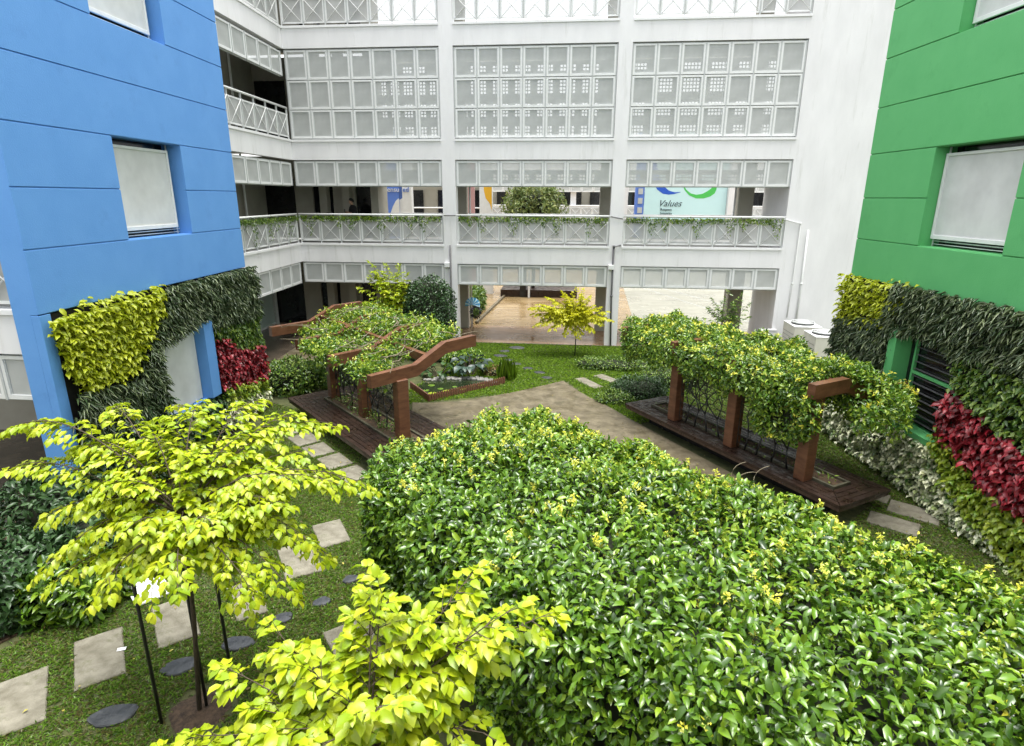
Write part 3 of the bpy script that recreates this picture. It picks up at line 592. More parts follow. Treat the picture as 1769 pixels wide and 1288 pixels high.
wallplants(RG, 'broadleaf_foliage', 'leaf_mid', [greR, greR2], [winR], 5200, 0.12, 0.07, -0.02, 0.22, 0.5)
wallplants(RG, 'crimson_foliage', 'leaf_red', [redR], [winR], 2500, 0.155, 0.075, 0.0, 0.27, 0.7, detail=2)
wallplants(RG, 'yellow_green_foliage', 'leaf_ylime', [yliR], [winR], 2600, 0.12, 0.065, -0.02, 0.28, 0.6, detail=2)
wallplants(RG, 'variegated_foliage', 'leaf_cream', [creR], [winR], 5600, 0.115, 0.062, -0.02, 0.30, 0.35, detail=2)

# ------------------------------------------------------------------ pergola benches
def frame2(origin, a):   # thing frame: local x across, local y along the bench axis a (unit 2d vector)
    return math.atan2(a[1], a[0])-math.pi/2
def board(bm, x0, x1, y0, y1, z0, z1, m0=0, m1=0, mat='wood_grey'):
    # a lengthwise board (along y) with mitred ends
    vs = [(x0, y0+(m0 if x0 < x1 else 0), z0)]
    bm.add([(x0, y0+m0, z0), (x1, y0, z0), (x1, y1, z0), (x0, y1-m1, z0), (x0, y0+m0, z1), (x1, y0, z1), (x1, y1, z1), (x0, y1-m1, z1)],
           [(3,2,1,0),(4,5,6,7),(0,1,5,4),(1,2,6,5),(2,3,7,6),(3,0,4,7)], mat)
def tree_trellis(y0, y1, z0, z1, x=0.0, seed=1):
    rr = random.Random(seed); b = MB()
    for i in range(9):
        z = z0+0.10+(z1-z0-0.1)*i/9; b.tube([(x, y0, z), (x, y1, z)], 0.007, 'black_metal', 4)
    b.tube([(x, y0+0.01, z0), (x, y0+0.01, z1)], 0.01, 'black_metal', 4); b.tube([(x, y1-0.01, z0), (x, y1-0.01, z1)], 0.01, 'black_metal', 4)
    def grow(p, ang, ln, r, dep):
        if dep == 0 or ln < 0.06: return
        q = (p[0]+math.sin(ang)*ln, p[1]+math.cos(ang)*ln)
        if not (y0+0.02 < q[0] < y1-0.02 and z0 < q[1] < z1): 
            ang = -ang*0.6; q = (min(max(p[0]+math.sin(ang)*ln, y0+0.02), y1-0.02), min(p[1]+abs(math.cos(ang))*ln, z1))
        m = ((p[0]+q[0])/2+rr.uniform(-.03, .03), (p[1]+q[1])/2+rr.uniform(-.02, .02))
        b.tube([(x, p[0], p[1]), (x, m[0], m[1]), (x, q[0], q[1])], r, 'black_metal', 5, r2=r*0.8)
        grow(q, ang+rr.uniform(0.3, 0.75), ln*rr.uniform(.72, .92), r*0.78, dep-1); grow(q, ang-rr.uniform(0.3, 0.75), ln*rr.uniform(.72, .92), r*0.78, dep-1)
    for fx in (0.15, 0.35, 0.6, 0.85):
        grow((y0+(y1-y0)*fx, z0), rr.uniform(-.25, .25), (z1-z0)*0.25, 0.022, 6)
    return b
def pergola(label, corner, a, width, length, post_off, post_t, beam0, bdir, bstep, prof, purlin, nbeam, deckz=0.45, posts_top=1.84, planter=0.26, grey='wood_grey', seed=3, hidden=False):
    # corner: far-left corner of the deck; a: unit axis from the far end toward the viewer
    rz = math.atan2(a[1], a[0])-math.pi/2
    o = thing('pergola_bench', label, 'pergola', (corner[0], corner[1], 0), rz)
    # local y = along a; local x = to the right of a rotated by -90deg
    sx = 1 if (a[1]*0+1) else 1
    # across direction in local frame: points from corner toward the other edge (sign chosen so that it goes away from camera-left)
    c = (-a[1], a[0]); side = -1 if (c[0]*1.0+c[1]*0.0) > 0 else 1
    S = side  # local x sign of the width direction
    if not hidden:
        bw = 0.105; nb = int((width/2-planter)/(bw+0.014)); g = 0.014
        for i in range(nb):
            p0 = i*(bw+g); p1 = p0+bw
            for s0 in (0, 1):
                xa = (p0 if s0 == 0 else width-p0)*S; xb = (p1 if s0 == 0 else width-p1)*S
                b = MB(); zt = deckz+random.uniform(-.002, .002)
                b.add([(xa, p0+g, deckz-.06), (xb, p1+g, deckz-.06), (xb, length-p1-g, deckz-.06), (xa, length-p0-g, deckz-.06), (xa, p0+g, zt), (xb, p1+g, zt), (xb, length-p1-g, zt), (xa, length-p0-g, zt)],
                      [(0,1,2,3),(7,6,5,4),(4,5,1,0),(5,6,2,1),(6,7,3,2),(7,4,0,3)], grey); b.build('deck_board', o)
                ya = p0 if s0 == 0 else length-p0; yb = p1 if s0 == 0 else length-p1
                b = MB(); b.add([(p0*S, ya, deckz-.06), ((width-p0)*S, ya, deckz-.06), ((width-p1)*S, yb, deckz-.06), (p1*S, yb, deckz-.06), (p0*S, ya, zt), ((width-p0)*S, ya, zt), ((width-p1)*S, yb, zt), (p1*S, yb, zt)],
                      [(0,1,2,3),(7,6,5,4),(4,5,1,0),(5,6,2,1),(6,7,3,2),(7,4,0,3)], grey); b.build('deck_board', o)
        e = nb*(bw+g); b = MB()
        b.box((0.02*S, 0.02, deckz-.13), ((width-.02)*S, 0.06, deckz-.062), 'wood_dark'); b.box((0.02*S, length-.06, deckz-.13), ((width-.02)*S, length-.02, deckz-.062), 'wood_dark')
        b.box((0.02*S, 0.061, deckz-.13), (0.06*S, length-.061, deckz-.062), 'wood_dark'); b.box(((width-.06)*S, 0.061, deckz-.13), ((width-.02)*S, length-.061, deckz-.062), 'wood_dark'); b.build('deck_frame', o)
        b = MB(); b.box((width*0.3*S, 0.5, 0), (width*0.7*S, length-.5, deckz-.064), 'black_void'); b.build('plinth', o)  # painted near-black to carry the shadow beneath the deck
        b = MB(); x0, x1 = e, width-e; y0, y1 = e, length-e; h = deckz+0.05; t = 0.05
        b.box((x0*S, y0, 0.3), (x1*S, y0+t, h), 'wood_moss'); b.box((x0*S, y1-t, 0.3), (x1*S, y1, h), 'wood_moss'); b.box((x0*S, y0+t, 0.3), ((x0+t)*S, y1-t, h), 'wood_moss'); b.box(((x1-t)*S, y0+t, 0.3), (x1*S, y1-t, h), 'wood_moss'); b.build('planter', o)
        b = MB(); b.box(((x0+t)*S, y0+t, 0.3), ((x1-t)*S, y1-t, h-0.05), 'soil'); b.build('planter_soil', o)
    for t in post_t:
        b = MB(); b.box((post_off*S-.135, t-.12, 0.0 if hidden else deckz+0.001), (post_off*S+.135, t+.12, posts_top), 'wood_orange', 0.012); b.build('post', o)
    if not hidden:
        for i, (p, q) in enumerate(zip(post_t[:-1], post_t[1:])): tree_trellis(p+.14, q-.14, deckz+.05, posts_top-.03, post_off*S, seed+i).build('tree_shaped_trellis', o)
    # beams, in world coordinates then into the thing's frame
    inv = (Matrix.Translation((corner[0], corner[1], 0)) @ Matrix.Rotation(rz, 4, 'Z')).inverted()
    for i in range(nbeam):
        bx, by = beam0[0]+bstep[0]*i, beam0[1]+bstep[1]*i; th = math.atan2(bdir[1], bdir[0])
        b = MB(inv @ Matrix.Translation((bx, by, 0)) @ Matrix.Rotation(th, 4, 'Z')); b.beam(prof, 0.16, 0.27, 'wood_orange'); b.build('beam', o)
        if i < nbeam-1:
            p0 = (bx+bdir[0]*purlin[0], by+bdir[1]*purlin[0]); p1 = (p0[0]+bstep[0], p0[1]+bstep[1]); Lh = math.hypot(*bstep)
            ux, uy = bstep[0]/Lh, bstep[1]/Lh
            b = MB(inv @ Matrix.Translation((p0[0], p0[1], 0)) @ Matrix.Rotation(math.atan2(uy, ux), 4, 'Z')); b.box((0.085, -.06, purlin[1]-.2), (Lh-.085, .06, purlin[1]), 'wood_orange', 0.006); b.build('purlin', o)
    return o
s2 = math.sqrt(.5)
PL_ = pergola('orange brown timber pergola with bench deck left of the plaza, bare stepped beam facing us', (-7.48, 14.56), (s2, -s2), 2.1, 5.55, 1.02, [0.72, 2.58, 4.42],
        (-4.12, 11.55), (0.59, 0.807), (-1.455, 1.46), [(0, 2.08), (1.22, 2.08), (2.10, 2.44), (3.08, 2.44)], (1.62, 2.22), 4, seed=11)
aR = (0.5395, -0.842)
PR_ = pergola('timber pergola with dark bench deck on the right, roof buried in yellow flowered vine', (1.54, 15.11), aR, 1.45, 6.15, 0.36, [1.5, 3.3, 5.1],
        (4.40, 10.74), (0.842, 0.54), (-0.99, 1.54), [(0, 2.44), (0.95, 2.44), (1.75, 2.08), (2.9, 2.08)], (1.4, 2.2), 4, posts_top=2.17, planter=0.2, seed=23)
PF_ = pergola('timber pergola frame buried under the big near hedge of vine', (-1.73, 6.46), (s2, -s2), 2.1, 6.0, 1.1, [1.0, 3.0, 5.0],
        (-1.35, 5.7), (0.59, 0.807), (1.30, -1.30), [(0, 1.9), (1.0, 1.9), (1.7, 2.2), (2.6, 2.2)], (1.3, 2.0), 4, hidden=True, posts_top=1.6)

# ------------------------------------------------------------------ vine masses
def vine_box(o, nm, C_, e1, e2, ha, hb, z0, z1, n, mat, L_, W_, detail, exp=3.2, jitter=0.16, up=0.35, core=True, core_in=0.28, lump=0.10, bottom=None, flat=0.0, seed=0, clip=None, core_b=None):
    """leaves over a rounded box: centre C_, unit axes e1,e2 (2d), half sizes ha,hb, from z0 to z1"""
    r_ = np.random.default_rng(seed+5)
    H3 = np.array([ha, hb, (z1-z0)/2]); q_ = r_.uniform(-1, 1, size=(n*2, 3))
    ar = np.array([H3[1]*H3[2], H3[1]*H3[2], H3[0]*H3[2], H3[0]*H3[2], H3[0]*H3[1]*1.15, H3[0]*H3[1]*0.15]); fc = r_.choice(6, n*2, p=ar/ar.sum())
    for a_ in range(3):
        for b_, sg in ((0, 1.0), (1, -1.0)): q_[fc == a_*2+b_, a_] = sg
    s = q_*((np.abs(q_)**exp).sum(1)**(-1/exp))[:, None]
    g = np.sign(s)*np.abs(s)**(exp-1)/H3
    zc = (z0+z1)/2; hz = (z1-z0)/2
    X = s*np.array([ha, hb, hz])
    nrm = unit(g)
    ph = X[:, 0]*2.3+X[:, 1]*1.7; lumpv = lump*(np.sin(X[:, 0]*3.1+1.3*np.sin(X[:, 1]*2.2+seed))*np.sin(X[:, 1]*3.7+seed*1.7+X[:, 2]*2)+0.5*np.sin(X[:, 0]*7+X[:, 1]*6))
    X = X+nrm*(lumpv-np.abs(r_.normal(0, jitter, len(X))))[:, None]
    if clip is not None: kk = clip(X); X = X[kk]; nrm = nrm[kk]
    X = X[:n]; nrm = nrm[:n]
    E1 = np.array([e1[0], e1[1], 0]); E2 = np.array([e2[0], e2[1], 0]); Z = np.array([0, 0, 1.0]); E2o = E2
    Pw = np.array([C_[0], C_[1], zc])+X[:, :1]*E1+X[:, 1:2]*E2o+X[:, 2:]*Z
    Nw = unit(nrm[:, :1]*E1+nrm[:, 1:2]*E2o+nrm[:, 2:]*Z)
    m = len(Pw); A = unit(r_.normal(size=(m, 3))+Nw*0.55+np.array([0, 0, -0.35])); Nf = Nw+np.array([0, 0, up])+r_.normal(size=(m, 3))*0.38
    inv = (Matrix.Translation(o.location) @ Matrix.Rotation(o.rotation_euler.z, 4, 'Z')).inverted(); Mi = np.array(inv)[:3, :3]; ti = np.array(inv)[:3, 3]
    sc = r_.uniform(0.65, 1.25, m)
    lv = stuff(leaves(nm, Pw@Mi.T+ti, A@Mi.T, Nf@Mi.T, L_*sc, W_*sc, mat, 0.22, 0.22, detail, o))
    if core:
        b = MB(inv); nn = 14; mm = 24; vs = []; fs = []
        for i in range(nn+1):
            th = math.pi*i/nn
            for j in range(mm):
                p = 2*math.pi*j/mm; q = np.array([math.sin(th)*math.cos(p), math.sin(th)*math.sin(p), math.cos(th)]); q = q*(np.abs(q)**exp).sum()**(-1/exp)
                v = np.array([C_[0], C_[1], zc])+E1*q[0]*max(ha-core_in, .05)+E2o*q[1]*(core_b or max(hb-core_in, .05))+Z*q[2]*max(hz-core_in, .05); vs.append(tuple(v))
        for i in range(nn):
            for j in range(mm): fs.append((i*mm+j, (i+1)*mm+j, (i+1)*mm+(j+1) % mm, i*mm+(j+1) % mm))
        b.add(vs, fs, 'shade_core', True); b.build('shade_hull', o)  # near-black hull under the leaves; gap shade painted into its colour
    return Pw, Nw
def flowers(o, nm, P, Nw, idx, spike, size, npet, mat='petal', spread=0.05):
    r_ = np.random.default_rng(99); Ps = []; As = []; Ns = []; Ls = []
    for i in idx:
        p = P[i]; n_ = Nw[i]
        ax = unit((n_+np.array([0, 0, 0.7]))[None])[0]
        for k in range(npet):
            t = k/max(npet-1, 1)
            d = r_.normal(size=3)*spread*(1-0.6*t); c = p+ax*(spike*t)+d*0.8
            Ps.append(c); a = unit((r_.normal(size=3)+ax*0.4)[None])[0]; As.append(a); Ns.append(ax+r_.normal(size=3)*0.5); Ls.append(size*r_.uniform(.7, 1.3))
    inv = (Matrix.Translation(o.location) @ Matrix.Rotation(o.rotation_euler.z, 4, 'Z')).inverted(); Mi = np.array(inv)[:3, :3]; ti = np.array(inv)[:3, 3]
    Ls = np.array(Ls)
    return stuff(leaves(nm, np.array(Ps)@Mi.T+ti, np.array(As)@Mi.T, np.array(Ns)@Mi.T, Ls, Ls*0.6, mat, 0.2, 0.3, 1, o))
HV = thing('flowering_vine', 'huge near hedge of glossy green vine with yellow flower spikes filling the lower right', 'vine', (1.5, 5.0, 0))
e1 = (0.622, 0.783); e2 = (0.722, -0.692); HC = (1.131, 5.082)
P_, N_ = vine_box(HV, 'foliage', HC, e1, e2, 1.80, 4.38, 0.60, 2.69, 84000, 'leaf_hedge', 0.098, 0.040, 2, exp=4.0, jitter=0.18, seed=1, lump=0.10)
up_ = np.where((N_[:, 2] > 0.45))[0]
cl = np.sin(P_[up_, 0]*2.1+1)*np.sin(P_[up_, 1]*2.6)+0.45*np.sin(P_[up_, 0]*6+P_[up_, 1]*5)+0.25*(P_[up_, 1]-5)
sel = up_[(cl > 0.0)]; rng.shuffle(sel); flowers(HV, 'flower_spikes', P_+N_*0.04, N_, sel[:210], 0.09, 0.034, 26, spread=0.034)
tp_ = up_[(P_[up_, 0]*0.69+P_[up_, 1]*0.72 > 4.4)]; rng.shuffle(tp_); flowers(HV, 'young_tips', P_+N_*0.05, N_, tp_[:3400], 0.01, 0.05, 3, 'leaf_ylime', 0.02)
flowers(HV, 'flower_spikes', P_+N_*0.02, N_, sel[210:330], 0.05, 0.030, 12, spread=0.03)
RV = thing('flowering_vine', 'dense vine with many yellow blossoms draped over the right hand pergola', 'vine', (3.6, 12.6, 0))
aRn = np.array(aR); cRn = (0.842, 0.54)
c0 = np.array([1.54, 15.11])+aRn*2.15+np.array(cRn)*0.75
g1 = (0.666, 0.746); g2 = (0.525, -0.851); gc = (3.788, 13.544)
bst = np.array([4.40, 10.74]); bdr = np.array([0.842, 0.54])
def off_beam(X):
    w = X[:, :1]*np.array(g1)+X[:, 1:2]*np.array(g2)+np.array(gc)-bst; t = w@bdr; d = w@np.array([0.54, -0.842])
    return ~((t > -0.35) & (t < 1.0) & (d > -0.22) & (d < 0.75))
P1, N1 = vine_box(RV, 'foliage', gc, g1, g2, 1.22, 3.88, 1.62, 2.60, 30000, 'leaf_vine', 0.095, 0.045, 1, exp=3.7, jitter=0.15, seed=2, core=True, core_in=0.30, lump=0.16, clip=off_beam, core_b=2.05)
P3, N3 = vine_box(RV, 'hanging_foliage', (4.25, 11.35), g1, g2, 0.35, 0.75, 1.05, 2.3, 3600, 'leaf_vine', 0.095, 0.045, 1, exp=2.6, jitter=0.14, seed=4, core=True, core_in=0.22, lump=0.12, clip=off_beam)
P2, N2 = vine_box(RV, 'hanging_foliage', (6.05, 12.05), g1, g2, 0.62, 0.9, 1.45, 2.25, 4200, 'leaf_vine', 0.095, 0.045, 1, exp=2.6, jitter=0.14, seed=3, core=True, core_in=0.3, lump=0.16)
i1 = np.where(N1[:, 2] > 0.1)[0]; rng.shuffle(i1); i2 = np.arange(len(P2)); rng.shuffle(i2)
flowers(RV, 'blossoms', P1+N1*0.04, N1, i1[:460], 0.02, 0.062, 7, spread=0.035); flowers(RV, 'blossoms', P2+N2*0.04, N2, i2[:70], 0.02, 0.06, 6, spread=0.03)
i3 = np.arange(len(P3)); rng.shuffle(i3); flowers(RV, 'blossoms', P3+N3*0.04, N3, i3[:60], 0.02, 0.06, 6, spread=0.03)
LV = thing('flowering_vine', 'open airy vine with pale yellow tips scrambling over the left hand pergola beams', 'vine', (-5, 14, 0))
def roofz(t): return np.interp(t, [0, 1.22, 2.10, 3.08], [2.10, 2.10, 2.46, 2.46])
n = 21000; s_ = rng.uniform(-0.1, 3.25, n); t_ = rng.uniform(-0.1, 3.2, n)
bd = np.array([0.59, 0.807]); bs = np.array([-1.455, 1.46])
dens = np.sin(s_*4.2+1)*np.sin(t_*3.6+.5)+0.5*np.sin(s_*9+t_*7)+0.55*np.clip(s_-0.2, -1, 1)+0.35*(t_ > 1.4)-0.5*(s_ < 0.15)
near_b = np.minimum.reduce([np.abs(s_-i) for i in range(4)])
k = (dens > 0.08) & (s_ > 0.12) & ~((near_b < 0.10) & (t_ < np.array([3.2, 1.0, 0.6, 1.5])[np.clip(np.round(s_).astype(int), 0, 3)])) & ~((s_ > 2.9) & (np.sin(t_*6) > -0.3)) & ~((s_ > 2.1) & (t_ < 0.75)) & ~((np.abs(t_-1.62) < 0.14) & (np.sin(s_*6.5+0.4) > -0.1)) & ~((s_ > 2.3) & (t_ < 0.5)); s_ = s_[k]; t_ = t_[k]; m = len(s_)
xy = np.array([-4.12, 11.55])+bd*t_[:, None]+bs*s_[:, None]
z = roofz(t_)+np.abs(rng.normal(0, 0.11, m))-0.17-0.16*np.clip((s_-2.2)/0.8, 0, 1)+0.05*np.sin(s_*8)*np.sin(t_*9)-np.where(rng.uniform(0, 1, m) < .12, rng.uniform(0, .5, m), 0)
P4 = np.column_stack([xy, z]); A = unit(rnd(m)+np.array([0, 0, -.1])); Nn = np.array([0, 0, 1.])+rnd(m, .45)
stuff(leaves('foliage', P4-np.array([-5, 14, 0]), A, Nn, 0.105*rng.uniform(.6, 1.3, m), 0.052*rng.uniform(.7, 1.2, m), 'leaf_vine', .2, .25, 1, LV))
ii = np.arange(m); rng.shuffle(ii); flowers(LV, 'pale_tips', P4+np.array([0, 0, .05]), np.tile([0, 0, 1.], (m, 1)), ii[:420], 0.03, 0.075, 7, 'leaf_ylime', .05); flowers(LV, 'blossoms', P4+np.array([0, 0, .06]), np.tile([0, 0, 1.], (m, 1)), ii[420:560], 0.02, 0.05, 5, 'petal', .04)
b = MB(Matrix.Translation((5, -14, 0)))
for q in range(34):
    s0, t0 = random.uniform(.2, 2.5), random.uniform(.5, 2.5); pts = []
    a0 = random.uniform(0, 6.28)
    for i in range(6):
        w_ = np.array([-4.12, 11.55])+bd*t0+bs*s0; pts.append((w_[0], w_[1], float(roofz(t0))+0.06+random.uniform(-.04, .06)))
        a0 += random.uniform(-.6, .6); s0 += math.cos(a0)*.12; t0 += math.sin(a0)*.22
    b.tube(pts, 0.012, 'twig', 5, r2=0.005)
stuff(b.build('vine_stems', LV))
# low leaves in the planter of the left pergola
# curling bare twigs at the edge of the near hedge
for (c, lab) in [((-1.62, 7.35, 2.25), 'bare curling vine shoot above the left bench deck corner'), ((2.05, 6.35, 2.45), 'bare curling vine shoot in front of the right bench')]:
    b = MB()
    for q in range(5):
        x, y, z = random.uniform(-.15, .15), random.uniform(-.1, .1), 0; a0 = random.uniform(1.8, 3.6); pts = []
        for i in range(9): pts.append((x, y, z)); x += math.cos(a0)*.055; z += math.sin(a0)*.05; y += .01; a0 += random.uniform(.15, .38)*(1 if q % 2 else -1)
        b.tube(pts, 0.006, 'twig', 5, r2=0.003)
    o = b.build('vine_shoot', None, loc=c); tag(o, lab, 'twig')

# ------------------------------------------------------------------ trees with arching leafy branches
def arch_tree(name, label, cat, base, fork, tips, leafL, leafW, mat, trunk_r, twig_step=0.12, twig_len=0.38, detail=2, trunk_mat='bark', sag=0.35, seed=0, bare=0.22, leafstep=0.055, extra=0):
    rr = random.Random(seed); tips = list(tips)
    for q in range(extra):
        p1, p2 = Vector(rr.choice(tips)), Vector(rr.choice(tips)); w = rr.uniform(.25, .75); mm = p1*w+p2*(1-w); mm = mm.lerp(Vector(fork), rr.uniform(-.05, .35)); tips.append((mm.x, mm.y, mm.z+rr.uniform(-.08, .16)))
    O_ = 0; o = thing(name, label, cat, (base[0], base[1], base[2] if len(base) > 2 else 0)); O = Vector(o.location)
    b = MB(); f_ = Vector(fork)-O; b.tube([(0, 0, -0.05), tuple(f_*0.5+Vector((0.03, 0, 0))), tuple(f_)], trunk_r, trunk_mat, 8, r2=trunk_r*0.7); b.build('trunk', o)
    Pp = []; Aa = []; Nn = []; Ll = []; bb = MB()
    for tip in tips:
        tp = Vector(tip)-O; start = f_*(rr.uniform(0.82, 1.0)); mid = (start+tp)*0.5+Vector((0, 0, sag*(tp-start).length*rr.uniform(.8, 1.2)))
        Ln = (tp-start).length; ns = max(5, int(Ln/0.08)); pts = []
        for i in range(ns+1):
            t = i/ns; pts.append(start*(1-t)**2+mid*2*t*(1-t)+tp*t*t)
        bb.tube([tuple(p) for p in pts], trunk_r*0.35, trunk_mat, 5, r2=0.003)
        acc = 0; sgn = 1; prev = pts[0]
        for i in range(1, ns+1):
            acc += (pts[i]-prev).length; prev = pts[i]; t = i/ns
            if t < bare: continue
            if acc >= twig_step or i == ns:
                acc = 0
                d = (pts[i]-pts[i-1]).normalized()
                for sg in ((1, -1) if rr.random() < 0.6 else (sgn,)):
                    sgn = -sgn
                    sd_ = d.cross(Vector((0, 0, 1))).normalized()*sg
                    dv = (d*rr.uniform(.5, .95)+sd_*rr.uniform(.5, 1.0)+Vector((0, 0, rr.uniform(-.35, .15)))).normalized() if i < ns else (d+sd_*rr.uniform(0, .4)).normalized()
                    tl = twig_len*(1-0.55*t)*rr.uniform(.6, 1.25); p = pts[i].copy(); q = [tuple(p)]; k = 0; nl = max(2, int(tl/leafstep))
                    for j in range(nl):
                        dv = (dv+Vector((rr.uniform(-.08, .08), rr.uniform(-.08, .08), -0.10-0.02*j))).normalized(); p = p+dv*(tl/nl); q.append(tuple(p))
                        sv = dv.cross(Vector((0, 0, 1))).normalized()
                        for s3 in (1, -1):
                            Pp.append(tuple(p+Vector((rr.uniform(-1, 1), rr.uniform(-1, 1), rr.uniform(-1, 1)))*0.012)); a = dv*rr.uniform(.4, .9)+sv*s3*rr.uniform(.7, 1.0)+Vector((0, 0, rr.uniform(-.55, -.05))); Aa.append(tuple(a))
                            Nn.append((rr.gauss(0, .3), rr.gauss(0, .3), 1)); Ll.append(leafL*rr.uniform(.65, 1.2))
                    Pp.append(tuple(p)); Aa.append(tuple(dv)); Nn.append((rr.gauss(0, .2), rr.gauss(0, .2), 1)); Ll.append(leafL*rr.uniform(.8, 1.2))
                    bb.tube(q, 0.004 if leafL > .08 else 0.008, trunk_mat, 3, r2=0.0015, cap=False)
    stuff(bb.build('branches', o)); Ll = np.array(Ll)
    stuff(leaves('crown', Pp, Aa, Nn, Ll, Ll*leafW/leafL, mat, 0.15, 0.24, detail, o)); return o
T1tips = [(-6.27,5.7,3.10),(-5.9,5.3,2.85),(-5.35,6.2,3.25),(-5.18,4.7,2.05),(-4.85,4.55,2.10),(-5.0,5.1,2.55),(-4.13,6.0,3.42),(-3.6,6.2,3.38),(-2.70,6.25,3.12),(-3.1,6.0,3.3),(-2.15,5.6,2.72),(-2.35,5.4,2.8),(-2.51,5.3,2.05),
          (-2.62,4.7,2.05),(-2.9,4.5,2.2),(-3.39,4.25,2.35),(-3.7,4.3,2.2),(-4.2,4.3,2.2),(-4.5,6.2,3.3),(-4.6,5.0,2.9),(-3.0,5.0,2.7),(-4.0,4.6,2.7),(-3.4,5.6,3.2),(-4.35,5.5,3.2),(-3.3,4.7,2.7),(-4.7,4.7,2.45),(-3.8,5.2,3.05),(-2.9,5.7,3.0),(-5.3,5.6,3.0),(-4.3,4.5,2.1),(-3.0,4.6,1.9)]
arch_tree('lime_sapling', 'large lime leaved sapling on a thin trunk at the left, stones at its foot', 'tree', (-4.06, 5.06), (-3.88, 5.1, 2.55), T1tips, 0.100, 0.058, 'leaf_lime', 0.028, seed=5, twig_len=0.34, twig_step=0.06, sag=0.36, extra=20)
T2tips = [(-1.34,3.5,2.98),(-1.15,3.2,3.18),(-0.66,3.45,3.12),(-0.12,3.45,2.90),(-0.35,3.2,3.1),(-2.15,3.05,2.62),(-1.9,3.25,2.75),(-2.55,2.85,2.15),(-2.3,2.6,2.3),(-0.45,2.9,2.45),(-0.6,2.7,2.3),(-1.3,2.5,2.7),(-1.0,2.6,2.9),(-1.7,2.7,2.5),(-0.9,3.1,2.9),(-1.5,2.9,2.8),(-0.8,2.6,2.6),(-2.0,2.4,2.3),(-1.2,3.1,3.0),(-2.75,2.9,1.95)]
arch_tree('lime_sapling', 'nearest lime leaved sapling, its top spreading along the bottom edge of the picture', 'tree', (-1.25, 2.85), (-1.2, 2.9, 2.45), T2tips, 0.100, 0.058, 'leaf_lime', 0.03, seed=8, twig_len=0.30, twig_step=0.075, sag=0.10, extra=18, leafstep=0.045)
arch_tree('golden_tree', 'small golden leaved tree on a thin black trunk before the corridor opening', 'tree', (0.25, 21.57), (0.22, 21.6, 1.55),
    [(-1.30,21.6,1.80),(-1.0,21.4,1.95),(-0.7,21.6,2.15),(-0.2,21.5,2.30),(0.25,21.7,2.32),(0.6,21.5,2.15),(1.0,21.6,1.85),(1.45,21.5,1.45),(1.25,21.6,1.7),(-1.15,21.3,1.25),(-0.9,21.6,1.4),(-0.6,21.2,1.15),(-0.1,21.2,1.0),(0.4,21.2,0.95),(0.8,21.3,1.15),(1.1,21.4,1.35),(-0.4,22.0,1.8),(0.7,22.0,1.7),(0.0,21.2,1.5),(-1.2,21.5,1.6)],
    0.115, 0.072, 'leaf_gold', 0.02, seed=3, twig_len=0.34, twig_step=0.05, extra=46, detail=1, trunk_mat='black_metal', sag=0.12, bare=0.1)
arch_tree('lime_tree', 'lime leaved young tree behind the left pergola beside the dark bush', 'tree', (-6.3, 20.7), (-6.25, 20.7, 1.9),
    [(-6.9,20.6,3.3),(-6.5,20.8,3.2),(-7.3,20.6,2.5),(-7.1,20.4,2.1),(-6.2,20.5,2.8),(-5.8,20.6,2.9),(-6.7,20.2,1.6),(-6.0,20.3,1.7),(-5.7,20.6,2.2),(-6.4,20.3,2.4),(-6.1,20.9,3.1),(-7.0,20.8,3.0)],
    0.13, 0.075, 'leaf_lime', 0.03, seed=4, twig_len=0.42, twig_step=0.12, extra=10, detail=1, sag=0.12, bare=0.1)
arch_tree('slender_tree', 'thin sparse olive leaved tree rising behind the vine covered right pergola', 'tree', (5.5, 21), (5.5, 21, 1.4),
    [(4.85,21,1.95),(5.0,21.1,2.2),(5.4,20.9,2.45),(5.8,21,2.4),(6.1,21.1,2.1),(6.0,20.9,1.7),(5.3,21.2,2.1),(4.8,20.9,1.65)], 0.13, 0.05, 'leaf_mid', 0.02, seed=6, twig_len=0.26, twig_step=0.09, detail=1, sag=0.05, bare=0.3, leafstep=0.06, extra=8)
for (x, y, h, lab) in [(-4.38, 4.87, 2.55, 'black stake left of the big lime sapling trunk'), (-3.80, 5.34, 2.45, 'black stake right of the big lime sapling trunk'), (-4.0, 5.12, 2.3, 'black stake tied against the trunk of the big lime sapling'), (-1.71, 3.0, 2.60, 'black stake with a capped top among the nearest lime leaves')]:
    b = MB(); b.tube([(0, 0, -0.02), (0, 0, h)], 0.018, 'black_metal', 8); b.tube([(0, 0, h), (0, 0, h+0.03)], 0.024, 'grey_paint', 8); o = b.build('support_stake', None, loc=(x, y, 0)); tag(o, lab, 'stake', 'black tree stakes')

